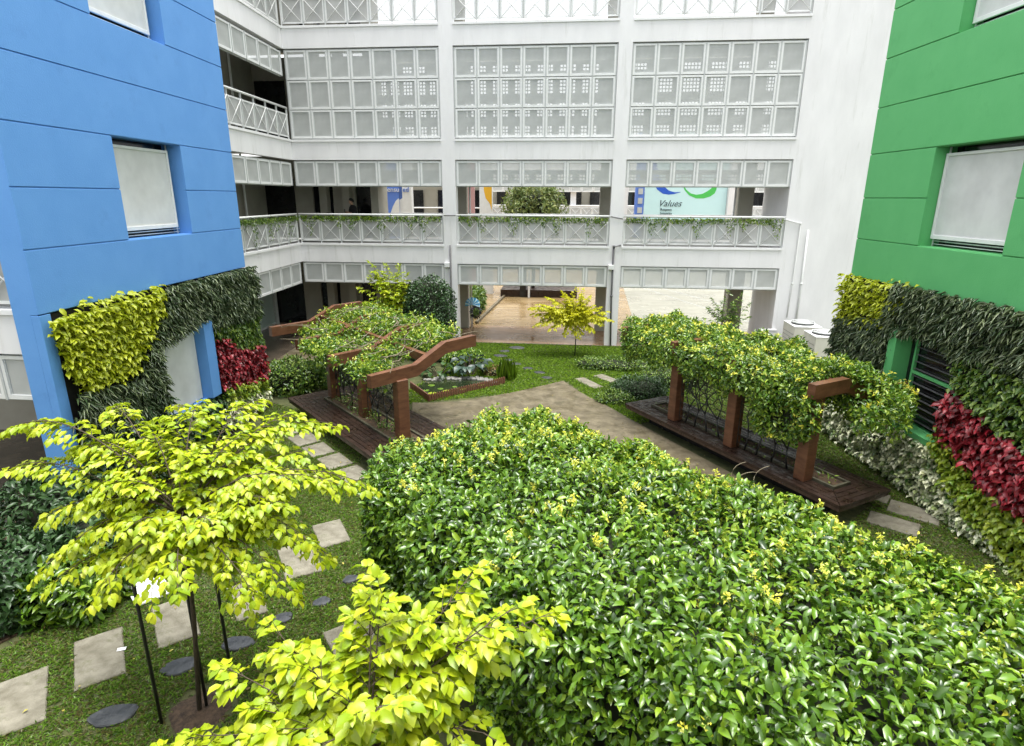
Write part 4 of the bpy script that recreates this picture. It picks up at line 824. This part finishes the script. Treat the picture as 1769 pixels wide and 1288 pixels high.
# ------------------------------------------------------------------ shrubs and small plants
def blob(name, label, cat, C_, hx, hy, h, n, L_, W_, mat, detail=1, seed=1, z0=0.0, exp=2.4, rot=0, up=0.6, core=True, group=None):
    o = thing(name, label, cat, (C_[0], C_[1], z0), 0, group)
    vine_box(o, 'foliage', C_, (math.cos(rot), math.sin(rot)), (-math.sin(rot), math.cos(rot)), hx, hy, z0-h*0.25, z0+h, n, mat, L_, W_, detail, exp=exp, jitter=min(0.12, hx*.25), seed=seed, core=core, core_in=min(0.2, h*.35), lump=min(.09, h*.2), up=up)
    return o
blob('round_bush', 'tall dark green bush against the white column behind the left pergola', 'bush', (-4.98, 20.7), 0.88, 0.7, 2.95, 6500, 0.10, 0.06, 'leaf_dark', z0=0.0, exp=3.2, seed=21)
for i, (c, hx, hy, h, lb) in enumerate([((-8.3, 16.6), 0.9, 0.9, 0.95, 'leafy green shrub right of the crimson wall planting'), ((-7.3, 17.9), 0.9, 0.8, 0.85, 'leafy green shrub under the far beam of the left pergola'), ((-6.6, 16.6), 0.7, 0.6, 0.6, 'low leafy shrub behind the posts of the left pergola')]):
    blob('leafy_shrub', lb, 'shrub', c, hx, hy, h, 4200, 0.10, 0.05, 'leaf_mid', seed=30+i)
for i, (c, hx, hy, h, mt, lb) in enumerate([((1.55, 20.1), 1.35, 0.55, 0.38, 'leaf_mid', 'low spreading ground shrub between the golden tree and the right pergola'), ((2.15, 17.3), 0.85, 0.75, 0.5, 'leaf_dark', 'dark grassy shrub beside the far end of the right bench'), ((1.35, 16.6), 0.55, 0.45, 0.26, 'leaf_mid', 'low bright shrub at the plaza edge near the right bench'), ((3.3, 18.6), 1.1, 0.8, 0.55, 'leaf_mid', 'shrub behind the far end of the right pergola')]):
    blob('ground_shrub', lb, 'shrub', c, hx, hy, h, 3600, 0.08, 0.032, mt, seed=40+i)
for i, (c, hx, hy, h, L_, lb) in enumerate([((-7.2, 7.7), 0.75, 0.8, 1.0, 0.15, 'glossy dark shrub with long leaves left of the big lime sapling'), ((-8.4, 8.2), 0.8, 0.7, 1.25, 0.15, 'dark glossy shrub at the left edge below the blue block'), ((-6.85, 6.6), 0.6, 0.55, 0.75, 0.16, 'low glossy shrub above the slabs at the left edge'), ((-7.9, 6.5), 0.8, 0.8, 0.95, 0.16, 'dark shrub cut by the left edge of the picture')]):
    blob('glossy_shrub', lb, 'shrub', c, hx, hy, h, 2200, L_, L_*0.33, 'leaf_hedge' if i in (2,) else 'leaf_dark', detail=2, seed=50+i, up=0.5)
def rosette(name, label, cat, c, n, L_, W_, mat, h, spread, seed=0, up=.8, detail=2):
    r_ = np.random.default_rng(seed); a = r_.uniform(0, 2*np.pi, n); rad = np.sqrt(r_.uniform(0, 1, n))*spread
    P = np.column_stack([np.cos(a)*rad, np.sin(a)*rad, r_.uniform(0.3, 1, n)*h]); A = np.column_stack([np.cos(a), np.sin(a), r_.uniform(-.6, .5, n)])
    o = thing(name, label, cat, (c[0], c[1], 0)); leaves('leaves', P, A, np.column_stack([np.cos(a)*.4, np.sin(a)*.4, np.full(n, 1.)])+r_.normal(size=(n, 3))*.2, L_*r_.uniform(.7, 1.2, n), W_*r_.uniform(.8, 1.1, n), mat, .15, .35, detail, o)['kind'] = 'stuff'
    b = MB()
    for p in P[::2]: b.tube([(p[0]*.2, p[1]*.2, 0), (p[0]*.7, p[1]*.7, p[2]*.7), tuple(p)], 0.012, 'bark', 4)
    b.build('stems', o); return o
rosette('elephant_ear_plant', 'large grey green elephant ear leaves beside the fenced pond', 'plant', (-3.2, 18.7), 34, 0.32, 0.24, 'leaf_grey', 0.60, 0.45, 3)
rosette('elephant_ear_plant', 'darker elephant ear clump at the left corner of the pond', 'plant', (-4.2, 18.5), 34, 0.26, 0.18, 'leaf_dark', 0.4, 0.5, 4)
blob('leafy_shrub', 'pale green shrub behind the elephant ears at the lawn edge', 'shrub', (-3.7, 20.0), 0.75, 0.6, 0.55, 2200, 0.10, 0.05, 'leaf_vine', seed=60)
blob('brown_plant', 'small bronze leaved plant behind the pond pebbles', 'plant', (-2.35, 18.75), 0.42, 0.28, 0.28, 700, 0.09, 0.035, 'leaf_brown', seed=61)
r_ = np.random.default_rng(5); n = 150; a = r_.uniform(0, 6.28, n); rad = r_.uniform(0, .30, n)
o = leaves('tall_grass_tuft', np.column_stack([np.cos(a)*rad, np.sin(a)*rad, np.zeros(n)]), np.column_stack([np.cos(a)*.25, np.sin(a)*.25, np.ones(n)]), np.column_stack([np.cos(a), np.sin(a), np.zeros(n)])+rnd(n, .3), r_.uniform(.25, .75, n), np.full(n, .012), 'grass_bright', .1, .3, 1); o.location = (-1.95, 18.35, 0); tag(o, 'upright tuft of thin grass at the right end of the pond', 'grass tuft')

# pond with picket edging
PF = [(-4.80, 17.10), (-3.95, 15.92), (-1.95, 17.90)]
POND = [(-4.6, 17.15), (-3.95, 16.15), (-3.0, 16.9), (-2.2, 17.75), (-2.9, 18.15), (-3.9, 18.05), (-4.5, 17.8)]
b = MB(); b.prism(POND, -0.01, 0.03, 'pond_water'); o = b.build('pond_water'); struct(o)
b = MB()
for k in range(150):
    t = random.random(); i = random.choice([3, 4, 5]); p, q = POND[i], POND[(i+1) % 7]; x = p[0]+(q[0]-p[0])*t+random.gauss(0, .07); y = p[1]+(q[1]-p[1])*t+random.gauss(0.05, .07); s = random.uniform(.03, .07)
    b.box((x-s, y-s*.7, 0.0), (x+s, y+s*.7, 0.03+s), 'pebble', s*.4)
o = b.build('pebbles'); tag(o, 'pale pebbles lining the far edge of the pond', 'pebbles', kind='stuff')
LP = [(-4.25, 16.85, .10), (-4.0, 16.6, .12), (-3.85, 17.05, .09), (-3.6, 16.85, .13), (-3.45, 17.3, .08), (-3.2, 17.1, .12), (-2.95, 17.4, .10), (-2.7, 17.6, .12), (-4.2, 17.35, .11)]
LN = ['front left', 'nearest front', 'centre left', 'front middle', 'centre', 'front right of centre', 'right of centre', 'far right', 'back left']
for k, (x, y, r0) in enumerate(LP):
    b = MB(); vs = [(0, 0, 0.004)]+[(math.cos(2*math.pi*(i+.4)/13.2)*r0, math.sin(2*math.pi*(i+.4)/13.2)*r0, 0.006) for i in range(13)]
    b.add(vs, [(0, i+1, i+2) for i in range(12)], 'leaf_ylime' if k % 2 else 'leaf_mid'); o = b.build('lily_pad', None, loc=(x, y, 0.03), rz=random.uniform(0, 6)); tag(o, ('yellow green' if k % 2 else 'dark green')+' lily pad at the '+LN[k]+' of the fenced pond', 'lily pad', 'lily pads floating on the pond')
FE = thing('picket_edging', 'knee low brown picket edging in front of the pond', 'fence', (-3.95, 15.92, 0))
for (p, q) in ((PF[0], PF[1]), (PF[1], PF[2])):
    L_ = math.hypot(q[0]-p[0], q[1]-p[1]); n = int(L_/0.085); ang = math.atan2(q[1]-p[1], q[0]-p[0]); pm = MB()
    hgt = 0.24; pm.add([(-.028, -.012, 0), (.028, -.012, 0), (.028, .012, 0), (-.028, .012, 0), (-.028, -.012, hgt-.03), (.028, -.012, hgt-.03), (.028, .012, hgt-.03), (-.028, .012, hgt-.03), (0, -.012, hgt), (0, .012, hgt)],
        [(3,2,1,0),(0,1,5,8,4),(2,3,7,9,6),(1,2,6,9,8,5),(3,0,4,8,9,7)], 'wood_fence'); me = pm.mesh('picket')
    for i in range(n):
        t = (i+.5)/n; o = link('picket', me, FE, (p[0]+(q[0]-p[0])*t+3.95, p[1]+(q[1]-p[1])*t-15.92, 0.0), ang+random.uniform(-.05, .05)); 
    b = MB(Matrix.Translation((p[0]+3.95, p[1]-15.92, 0)) @ Matrix.Rotation(ang, 4, 'Z')); b.box((0, 0.014, 0.06), (L_, 0.03, 0.085), 'wood_fence'); b.box((0, 0.014, 0.15), (L_, 0.03, 0.175), 'wood_fence'); b.build('picket_rail', FE)

# trailing plants on the first floor railings
def trailing(label, M, x0, x1, z, n, seed, dense=1.0):
    o = thing('trailing_plant', label, 'plant', (M @ Vector(((x0+x1)/2, 0, z)))[:], 0); O = np.array(o.location)
    r_ = np.random.default_rng(seed); x = r_.uniform(x0, x1, n); depth = 0.16+0.6*np.clip(np.sin(x*3.3+seed)*np.sin(x*7.7+2*seed)-0.05, 0, 1)*dense
    zz = z-r_.uniform(0, 1, n)**1.5*depth+0.02; P = np.column_stack([x, r_.uniform(-0.10, 0.02, n), zz]); Mr = np.array(M)[:3, :3]; Mt = np.array(M)[:3, 3]
    Pw = P@Mr.T+Mt-O; A = r_.normal(size=(n, 3))*.7+np.array([0, 0, -1.0]); Nn = np.tile(Mr@np.array([0, -1, .3]), (n, 1))+r_.normal(size=(n, 3))*.5
    stuff(leaves('trailing_leaves', Pw, A, Nn, r_.uniform(.06, .12, n), r_.uniform(.02, .045, n), 'leaf_vine' if seed % 2 else 'leaf_mid', .2, .3, 1, o))
TB = Matrix.Translation((0, 23.34, 0))
for i, (x0, x1) in enumerate(BAYS):
    trailing(['trailing greenery on the first floor railing of the left bay', 'trailing greenery on the first floor railing of the middle bay', 'trailing greenery on the first floor railing of the right bay below the banner'][i], TB, x0+.1, x1-.1, 4.92, 1500, i*2+1)
trailing('trailing greenery on the angled wing railing beside the blue block', TB @ WM, 0.1, 8.2, 4.92, 1700, 8, 1.5)
trailing('trailing greenery on the railing at the far left edge', Matrix.Translation((-8.44, 8.64, 0)), -6.5, -0.1, 4.85, 900, 5, 1.2)

# ------------------------------------------------------------------ right corner: condensers and planter parapet
def condenser(x, y, w, d, h, label, rz=0):
    o = thing('air_conditioner', label, 'air conditioner', (x, y, 0), rz, 'outdoor condensers by the white wall')
    b = MB(); b.box((0, 0, 0.08), (w, d, h), 'ac_paint', 0.012); b.box((-.012, -.012, h), (w+.012, d+.012, h+.025), 'white_paint', 0.008); b.build('casing', o)
    b = MB()
    for i in range(7): b.box((-.006, .06, 0.2+i*(h-.35)/7), (-.001, d-.06, 0.21+i*(h-.35)/7), 'ac_dark')
    b.box((-.008, .12, h*.45), (-.002, .22, h*.5), 'ac_dark'); b.build('grille', o)
    b = MB(); n = 20; cx, cy = w/2, d/2; r0 = min(w, d)*.42
    ring = [(cx+math.cos(2*math.pi*i/n)*r0, cy+math.sin(2*math.pi*i/n)*r0, h+.10) for i in range(n+1)]; b.tube(ring, .018, 'grey_paint', 6)
    for k in range(1, 5): rr = r0*k/5; b.tube([(cx+math.cos(2*math.pi*i/n)*rr, cy+math.sin(2*math.pi*i/n)*rr, h+.105) for i in range(n+1)], .006, 'white_paint', 4)
    for k in range(8): t = math.pi*k/4; b.tube([(cx, cy, h+.11), (cx+math.cos(t)*r0, cy+math.sin(t)*r0, h+.10)], .007, 'white_paint', 4)
    b.build('fan_guard', o)
    b = MB(); b.tube([(cx, cy, h+.026), (cx, cy, h+.08)], r0*.97, 'ac_dark', 20); b.build('fan_well', o)
    b = MB(); b.box((.05, .05, 0), (w-.05, .12, .08), 'grey_paint'); b.box((.05, d-.12, 0), (w-.05, d-.05, .08), 'grey_paint'); b.build('feet', o)
condenser(7.93, 21.5, 0.92, 1.15, 1.30, 'cream air conditioning condenser farther from us by the white wall')
condenser(8.05, 19.9, 0.90, 1.05, 1.30, 'cream air conditioning condenser in front of the other one beside the lime planted corner')
b = MB(); b.box((0, 0, 0), (0.08, 3.3, 0.80), 'plaster'); b.box((-.02, -.02, .80), (.10, 3.32, .86), 'plaster_ledge', .006); b.box((.081, 3.22, 0), (.62, 3.3, .80), 'plaster'); b.box((.101, 3.2, .80), (.62, 3.32, .858), 'plaster_ledge'); o = b.build('low_parapet', None, loc=(7.34, 19.98, 0), rz=R(1)); tag(o, 'low white parapet running in front of the condensers', 'wall')
b = MB(); b.box((0, 0, 0), (.25, .2, .95), 'white_paint', .01); b.box((.03, -.012, .2), (.22, -.001, .8), 'ac_paint'); o = b.build('meter_box', None, loc=(8.3, 18.6, 0)); tag(o, 'slim white service box below the condensers at the planted corner', 'box')

# pinwheel on a thin pole near the left column
PWo = thing('garden_pinwheel', 'blue striped metal pinwheel on a thin pole by the corridor opening', 'pinwheel', (-3.78, 22.9, 0))
b = MB(); b.tube([(0, 0, 0), (0, 0, 1.55)], .012, 'black_metal', 6); b.build('pole', PWo)
for k in range(14):
    t = math.pi*(k-1)/12; t2 = t+.22; b = MB(); r0 = .29
    b.add([(0, -.03, 1.62), (math.cos(t)*r0, -.06, 1.62+math.sin(t)*r0), (math.cos(t2)*r0*1.03, -.02, 1.62+math.sin(t2)*r0*1.03), (0, -.01, 1.62)], [(0, 1, 2), (0, 2, 3)], 'pinwheel_blue' if (k % 2) else 'pinwheel_pale'); b.build('vane', PWo)
r_ = np.random.default_rng(8); n = 60; a = r_.uniform(0, 6.28, n)
stuff(leaves('metal_leaves', np.column_stack([.12+np.cos(a)*.12, r_.uniform(-.05, .05, n), 1.32+np.sin(a)*.16]), np.column_stack([np.cos(a), r_.normal(0, .3, n), np.sin(a)-.3]), np.column_stack([r_.normal(0, .4, n), -np.ones(n), r_.normal(0, .4, n)]), .15, .05, 'leaf_purple', .2, .3, 1, PWo))
# ------------------------------------------------------------------ second courtyard seen through the openings
FB = thing('far_building', 'distant white building with dark windows seen through the first floor openings', 'building', (0, 50, 0))
b = MB()
for z0, z1 in ((-0.0, 3.0), (3.0, 5.0), (6.1, 8.6)): b.box((-30, 0, z0), (1, .3, z1), 'plaster'); b.box((1, 0, z0), (60, .3, z1), 'plaster')
b.build('wall', FB); b = MB(); b.box((-30, 2.2, 0), (60, 2.4, 8.5), 'beige_wall'); b.build('inner_wall', FB)
wm = MB(); wm.box((0, 0, 0), (1.9, .06, 1.4), 'dark_glass'); wme = wm.mesh('window')
for z in (4.95,):
    for k in range(22): link('window', wme, FB, (-22+k*2.6, 2.1, z-.2))
cm = MB(); cm.box((0, 0, 0), (.45, .45, 8.5), 'plaster'); cme = cm.mesh('column')
for k in range(10): link('column', cme, FB, (-21+k*5.2, .31, 0))
rp = rail_panel_mesh(.84, .85); sp_ = screen_panel_mesh(.84, .8)
for k in range(44): link('rail_panel', rp, FB, (-20+k*.9, -.06, 4.05)); link('screen_panel', sp_, FB, (-20+k*.9, -.08, 6.1))
b = MB(); b.tube([(-22, -.08, 5.05), (25, -.08, 5.05)], .05, 'white_paint', 6); b.build('handrail', FB)
BS = thing('blue_sign_wall', 'blue wall corner with cut off white letters seen in the left opening', 'sign', (-10.46, 33, 0))
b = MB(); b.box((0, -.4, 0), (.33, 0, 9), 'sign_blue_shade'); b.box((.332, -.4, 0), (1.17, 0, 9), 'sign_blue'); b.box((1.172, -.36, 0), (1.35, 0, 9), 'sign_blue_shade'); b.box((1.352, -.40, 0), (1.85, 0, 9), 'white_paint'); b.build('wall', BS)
b = MB(); pts = [(.5, 4.0), (.62, 4.7), (.8, 5.15), (.98, 5.45), (1.12, 5.58), (1.17, 5.55), (1.17, 4.0)]
b.add([(x, -.404, z) for x, z in pts], [tuple(range(7))], 'white_paint'); pts = [(1.175, 4.0), (1.175, 5.5), (1.35, 5.6), (1.35, 4.0)]; b.add([(x, -.366, z) for x, z in pts], [(0,1,2,3)], 'white_paint'); b.build('white_swoosh', BS)
def text(s, parent, x, y, z, size, mat, shear=0, nm='lettering', ext=.01):
    c = bpy.data.curves.new(nm, 'FONT'); c.body = s; c.size = size; c.extrude = ext; c.shear = shear; c.align_x = 'LEFT'; c.resolution_u = 3
    t = bpy.data.objects.new('tmp', c); COL.objects.link(t); dg = bpy.context.evaluated_depsgraph_get(); me = bpy.data.meshes.new_from_object(t.evaluated_get(dg)); bpy.data.objects.remove(t)
    me.materials.clear(); me.materials.append(MATS[mat]); o = link(nm, me, parent, (x, y, z)); o.rotation_euler = (R(90), 0, 0); return o
text('sensu', BS, .40, -.415, 5.92, .36, 'white_card'); text('ed', BS, 1.38, -.415, 5.92, .36, 'sign_blue')
FW = thing('far_classroom_wing', 'shaded beige classroom wing with dark doors behind the blue lettered corner', 'building', (-12, 39, 0))
b = MB(); b.box((0, 0, 0), (6.6, .3, 4.0), 'plaster'); b.box((0, 2, 3.9), (6.6, 2.2, 9), 'beige_wall'); b.box((0, 0, 6.25), (6.6, .3, 9), 'beige_wall'); b.build('wall', FW)
for x in (1.1, 3.0, 4.9):
    b = MB(); b.box((x, 1.9, 3.95), (x+.9, 1.98, 6.1), 'dark_glass'); b.build('door', FW)
b = MB(); b.tube([(0, 0, 5.0), (6.6, 0, 5.0)], .05, 'white_paint', 6); b.tube([(0, 0, 4.6), (6.6, 0, 4.6)], .03, 'white_paint', 6); b.build('handrail', FW)
BN = thing('values_banner', 'large pale cyan banner reading Values with blue and green swooshes', 'banner', (4.05, 36, 0))
b = MB(); b.box((0, 0, 3.4), (4.56, .1, 9.2), 'banner_cyan'); b.build('panel', BN); b = MB(); b.box((-.5, -.02, 3.4), (-.02, .5, 9.2), 'sign_blue'); b.build('blue_frame', BN); b = MB(); b.box((4.58, -.3, 3.4), (5.0, .5, 9.2), 'plaster'); b.build('side_frame', BN)
for k in range(5):
    b = MB(); b.box((-.36, -.05, 4.3+k*.52), (-.1, -.021, 4.62+k*.52), 'grey_paint'); b.build('vent', BN)
b = MB(); b.box((-1.7, .2, 3.4), (-.9, .6, 9.2), 'plaster'); b.build('side_frame', BN)
def swoosh(pts_o, pts_i, mat):
    b = MB(); n = len(pts_o); vs = [(x, -.006, z) for x, z in pts_o]+[(x, -.006, z) for x, z in pts_i]; b.add(vs, [(i, i+1, n+i+1, n+i) for i in range(n-1)], mat); b.build('swoosh', BN)
def px(x, y): return ((x-1113)*4.56/142, 5.68-(y-341)*0.0333)
c6 = lambda a, c_: px(1050+a/7.076, 300+c_/7.076)
so = [(480, -120), (500, 20), (555, 140), (600, 200), (670, 245), (740, 256), (810, 248), (885, 228)]; si = [(560, -120), (600, 0), (665, 140), (700, 178), (740, 208), (780, 220), (820, 228), (885, 224)]
swoosh([c6(*p) for p in so], [c6(*p) for p in si], 'logo_blue')
so = [(890, -60), (905, 140), (930, 200), (990, 262), (1080, 298), (1170, 298), (1250, 275), (1300, 240), (1318, 190), (1316, 130), (1290, 60)]; si = [(895, -60), (912, 140), (950, 195), (1010, 240), (1080, 256), (1150, 245), (1210, 215), (1255, 180), (1275, 160), (1278, 130), (1270, 60)]
swoosh([c6(*p) for p in so], [c6(*p) for p in si], 'logo_green')
q = px(1137, 356); text('Values', BN, q[0], -.02, q[1]+.02, .50, 'ink', .4, ext=.002); q = px(1142, 362.5); text('Respect', BN, q[0], -.02, q[1], .20, 'ink', 0); q = px(1142, 369); text('Integrity', BN, q[0], -.02, q[1], .20, 'ink', 0)
o = thing('yellow_wall_fin', 'yellow curved paint on a white column seen through the middle opening', 'wall', (-5.2, 36, 0))
b = MB(); b.box((-.25, 0, 0), (.5, .4, 9), 'white_paint'); b.build('fin', o); b = MB(); b.add([(-.02, -.004, 6.6), (.48, -.004, 6.6), (.48, -.004, 4.9), (.36, -.004, 5.3), (.12, -.004, 5.6), (.02, -.004, 6.0)], [(0,1,2,3,4,5)], 'yellow_paint'); b.build('yellow_curve', o)
b = MB(); b.box((-.95, .2, 0), (-.6, .5, 9), 'pink_paint'); b.box((-2.0, .25, 0), (-1.2, .5, 9), 'dark_glass'); b.build('pink_pilaster', o)
o = thing('courtyard_tree', 'bushy tree crown showing between railing and screens of the middle bay', 'tree', (-2.25, 36, 0))
b = MB(); b.tube([(0, 0, 0), (.05, 0, 2), (0, 0, 4.2)], .12, 'bark', 8, r2=.07); b.build('trunk', o)
vine_box(o, 'crown', (-2.25, 36), (1, 0), (0, 1), 1.75, 1.6, 3.6, 6.6, 6500, 'leaf_olive', .19, .085, 1, exp=2.1, jitter=.28, seed=80, core=True, core_in=.75, lump=.28)
for (c, hx, hy, lb) in [((-5.1, 30.2), .55, 2.6, 'strappy green planting strip along the second courtyard'), ]:
    blob('border_planting', lb, 'plants', c, hx, hy, 1.15, 4600, .26, .06, 'leaf_mid', seed=81)
b = MB(); b.box((0, 0, 0), (.12, 8.5, .12), 'plaza_concrete'); o = b.build('planting_kerb', None, loc=(-4.35, 27, 0), rz=R(-3)); struct(o)
o = thing('timber_platform', 'low dark timber platform with a black post in the second courtyard', 'platform', (-4.1, 35.0, 0))
b = MB(); b.box((0, 0, 0), (4.5, 3.5, .45), 'wood_grey', .02); b.build('deck', o); b = MB(); b.box((1.15, -.05, .02), (1.5, .6, 1.6), 'black_metal'); b.build('post', o); b = MB(); b.box((1.65, -.3, .02), (1.75, -.05, 1.6), 'white_paint'); b.build('white_post', o)
b = MB(); b.box((0, 0, 0), (1.2, .55, .035), 'white_paint', .008); 
for x in (.06, 1.1):
    for y in (.05, .46): b.box((x, y, -.74), (x+.04, y+.04, -.001), 'grey_paint')
o = b.build('white_table', None, loc=(-10.35, 25.15, 4.66)); tag(o, 'white table top behind the left bay railing near the person', 'table')

# person behind the first floor railing
def person(label, loc, rz):
    o = thing('person', label, 'person', loc, rz)
    me = bpy.data.meshes.new('body'); J = {'hip': (0, 0, .92), 'waist': (0, -.02, 1.08), 'chest': (0, -.07, 1.30), 'neck': (0, -.10, 1.47), 'chin': (0, -.15, 1.54), 'head': (0, -.17, 1.62), 'crown': (0, -.16, 1.71)}
    V = list(J.values()); names = list(J); Eg = [(i, i+1) for i in range(6)]; Rr = [.13, .12, .15, .055, .07, .095, .06]
    def add(p, r, frm): V.append(p); Rr.append(r); Eg.append((frm, len(V)-1)); return len(V)-1
    for s in (-1, 1):
        a = add((s*.17, -.08, 1.40), .06, 2); e = add((s*.23, -.12, 1.14), .045, a); w = add((s*.12, -.33, 1.16), .032, e); h = add((s*.06, -.40, 1.20), .03, w)
        for kx in (-.025, -.008, .009, .026): f1 = add((s*.06+kx, -.45, 1.22), .010, h); add((s*.06+kx, -.47, 1.25), .008, f1)
        th_ = add((s*.02, -.41, 1.24), .011, h)
        t = add((s*.10, 0, .86), .09, 0); k = add((s*.11, -.02, .49), .06, t); an = add((s*.11, .02, .09), .042, k); add((s*.12, -.14, .04), .04, an)
    add((0, -.275, 1.60), .018, 5)
    me.from_pydata(V, Eg, []); t = bpy.data.objects.new('tmp', me); COL.objects.link(t); t.modifiers.new('s', 'SKIN'); sv = me.skin_vertices[0].data
    for i, r0 in enumerate(Rr): sv[i].radius = (r0, r0)
    sv[0].use_root = True; m2 = t.modifiers.new('d', 'SUBSURF'); m2.levels = 1; m2.render_levels = 1
    dg = bpy.context.evaluated_depsgraph_get(); bm = bpy.data.meshes.new_from_object(t.evaluated_get(dg)); bpy.data.objects.remove(t)
    bm.materials.clear()
    for q in ('skin', 'cloth_black'): bm.materials.append(MATS[q])
    for p in bm.polygons:
        c = p.center; p.use_smooth = True; p.material_index = 0 if (c.z > 1.49 or (c.y < -.27 and c.z > 1.05)) else 1
    link('body', bm, o)
    b = MB(); vs = []; n = 12
    for i in range(7):
        a = math.pi*.62*i/6
        for j in range(n): t_ = 2*math.pi*j/n; vs.append((math.sin(a)*math.cos(t_)*.108, -.145+math.sin(a)*math.sin(t_)*.118+(.03 if math.sin(t_) < 0 else 0)*math.sin(a), 1.64+math.cos(a)*.115+(.05*math.sin(a) if math.sin(t_) < 0 else 0)))
    b.add(vs, [(i*n+j, (i+1)*n+j, (i+1)*n+(j+1) % n, i*n+(j+1) % n) for i in range(6) for j in range(n)], 'cloth_black', True); b.build('hair', o)
    b = MB(); b.box((-.035, -.50, 1.20), (.035, -.49, 1.33), 'ac_dark', .002); b.build('phone', o)
person('person in dark shirt looking down at a phone behind the left bay railing', (-9.15, 25.3, 3.84), R(-35))

# ------------------------------------------------------------------ lawn blades
def blades(name, label, polys, dens, L0, L1, wd, mat, yr):
    xs = [p[0] for q in polys for p in q]; ys = [p[1] for q in polys for p in q]
    n = int((max(xs)-min(xs))*(max(ys)-min(ys))*dens); x = rng.uniform(min(xs), max(xs), n); y = rng.uniform(min(ys), max(ys), n); k = np.zeros(n, bool)
    for q in polys: k |= inpoly(x, y, q)
    for q in PAV+[PLAZA, POND, SOIL]: k &= ~inpoly(x, y, q)
    bare = np.sin(x*2.3+1.7*np.sin(y*1.9))*np.sin(y*2.7+x)+rng.normal(0, .35, n); k &= bare < 1.05
    k &= ~(((x+4.05)**2+(y-5.1)**2) < 0.16+rng.normal(0, .03, n))
    x = x[k]; y = y[k]; m = len(x); A = np.column_stack([rng.normal(0, 1, m), rng.normal(0, 1, m), rng.uniform(.15, 1.1, m)]); Nn = np.column_stack([rng.normal(0, .5, m), rng.normal(0, .5, m), np.ones(m)])
    L_ = rng.uniform(L0, L1, m); o = leaves(name, np.column_stack([x, y, np.full(m, .0)+rng.uniform(0, .012, m)]), A, Nn, L_, np.full(m, wd)*rng.uniform(.7, 1.3, m), mat, .1, .4, 1, None, False); tag(o, label, 'grass', kind='stuff')
blades('lawn_grass', 'short carpet grass of the near lawn round the sapling and slabs', [[(-7.3, 4.2), (-2, 3.2), (-1, 6.5), (-2.6, 10.5), (-6.6, 12.5), (-8, 13.5), (-8, 9.5), (-6.6, 7.2), (-7.3, 5.6)]], 2600, .035, .075, .016, 'grass_blade', 0)
blades('lawn_grass', 'bright far lawn between the pond, plaza and corridor edge', [[(-4.4, 23.2), (-4.2, 19), (-4.9, 16.6), (-4.6, 15.6), (-1.7, 16.9), (0, 18.3), (1.6, 14.6), (3, 15.5), (3.4, 17), (5.2, 21), (3.4, 23.2)]], 1150, .05, .10, .022, 'grass_bright', 0)
blades('lawn_grass', 'shaded strip of grass between the right bench and the planted wall', [[(2.9, 15.8), (5.9, 10.9), (4.9, 9.9), (5.6, 9.0), (7.3, 8.2), (7.2, 10.5), (6.9, 13), (6.6, 15.6), (6.8, 19), (4.8, 20), (3.4, 17)]], 1400, .04, .08, .018, 'grass_blade', 0)
blades('lawn_grass', 'narrow strip of grass beside the slabs by the left bench', [[(-8.2, 14.2), (-6.2, 12), (-4.3, 10.4), (-4.6, 12.2), (-7.4, 14.9), (-8.6, 15.4)]], 1500, .035, .07, .018, 'grass_blade', 0)
b = MB(); n = 20; b.add([(0, 0, .06)]+[(math.cos(2*math.pi*i/n)*.34*random.uniform(.8, 1.15), math.sin(2*math.pi*i/n)*.32*random.uniform(.8, 1.15), .004) for i in range(n)], [(0, i+1, (i+1) % n+1) for i in range(n)], 'mulch', True); o = b.build('mulch_bed', None, loc=(-4.05, 5.08, 0)); tag(o, 'round brown mulch bed at the foot of the big lime sapling', 'mulch')

for nm, lb, PG, Lx, ys in (('planter_plants', 'small leafy plants at the foot of the trellis in the left bench planter', PL_, 1.02, (0.6, 4.9)), ('planter_plants', 'sparse small plants at the foot of the trellis in the right bench planter', PR_, 0.6, (0.6, 5.6))):
    th = PG.rotation_euler.z; n = 520 if Lx > 1 else 160; y = rng.uniform(ys[0], ys[1], n); kx = rng.normal(0, .10, n); sgn = 1 if PG is PL_ else 1
    # along the bench axis from the corner, across toward the plaza side
    a = np.array([-math.sin(th), math.cos(th)]); c = np.array([math.cos(th), math.sin(th)]); sd_ = 1 if (c[0]*1) > 0 else -1
    Pxy = np.array(PG.location[:2])+a*y[:, None]+c*(sd_*(Lx+kx))[:, None]
    o = leaves(nm, np.column_stack([Pxy, .46+rng.uniform(0, .28, n)*np.clip(np.sin(y*5)+.7, .15, 1)]), rnd(n)+np.array([0, 0, .3]), np.tile([0, 0, 1.], (n, 1))+rnd(n, .5), rng.uniform(.05, .10, n), rng.uniform(.02, .045, n), 'leaf_mid', .2, .3, 1); tag(o, lb, 'plants', kind='stuff')
n = 420; x = rng.uniform(-7, 7, n); y = rng.uniform(4, 20, n)
o = leaves('fallen_leaves', np.column_stack([x, y, np.full(n, .052)]), np.column_stack([rng.normal(size=n), rng.normal(size=n), np.zeros(n)]), np.column_stack([rng.normal(0, .2, n), rng.normal(0, .2, n), np.ones(n)]), rng.uniform(.03, .07, n), rng.uniform(.02, .035, n), 'leaf_fallen', .2, .2, 1); tag(o, 'scattered small fallen leaves on lawn and paving', 'leaves', kind='stuff')
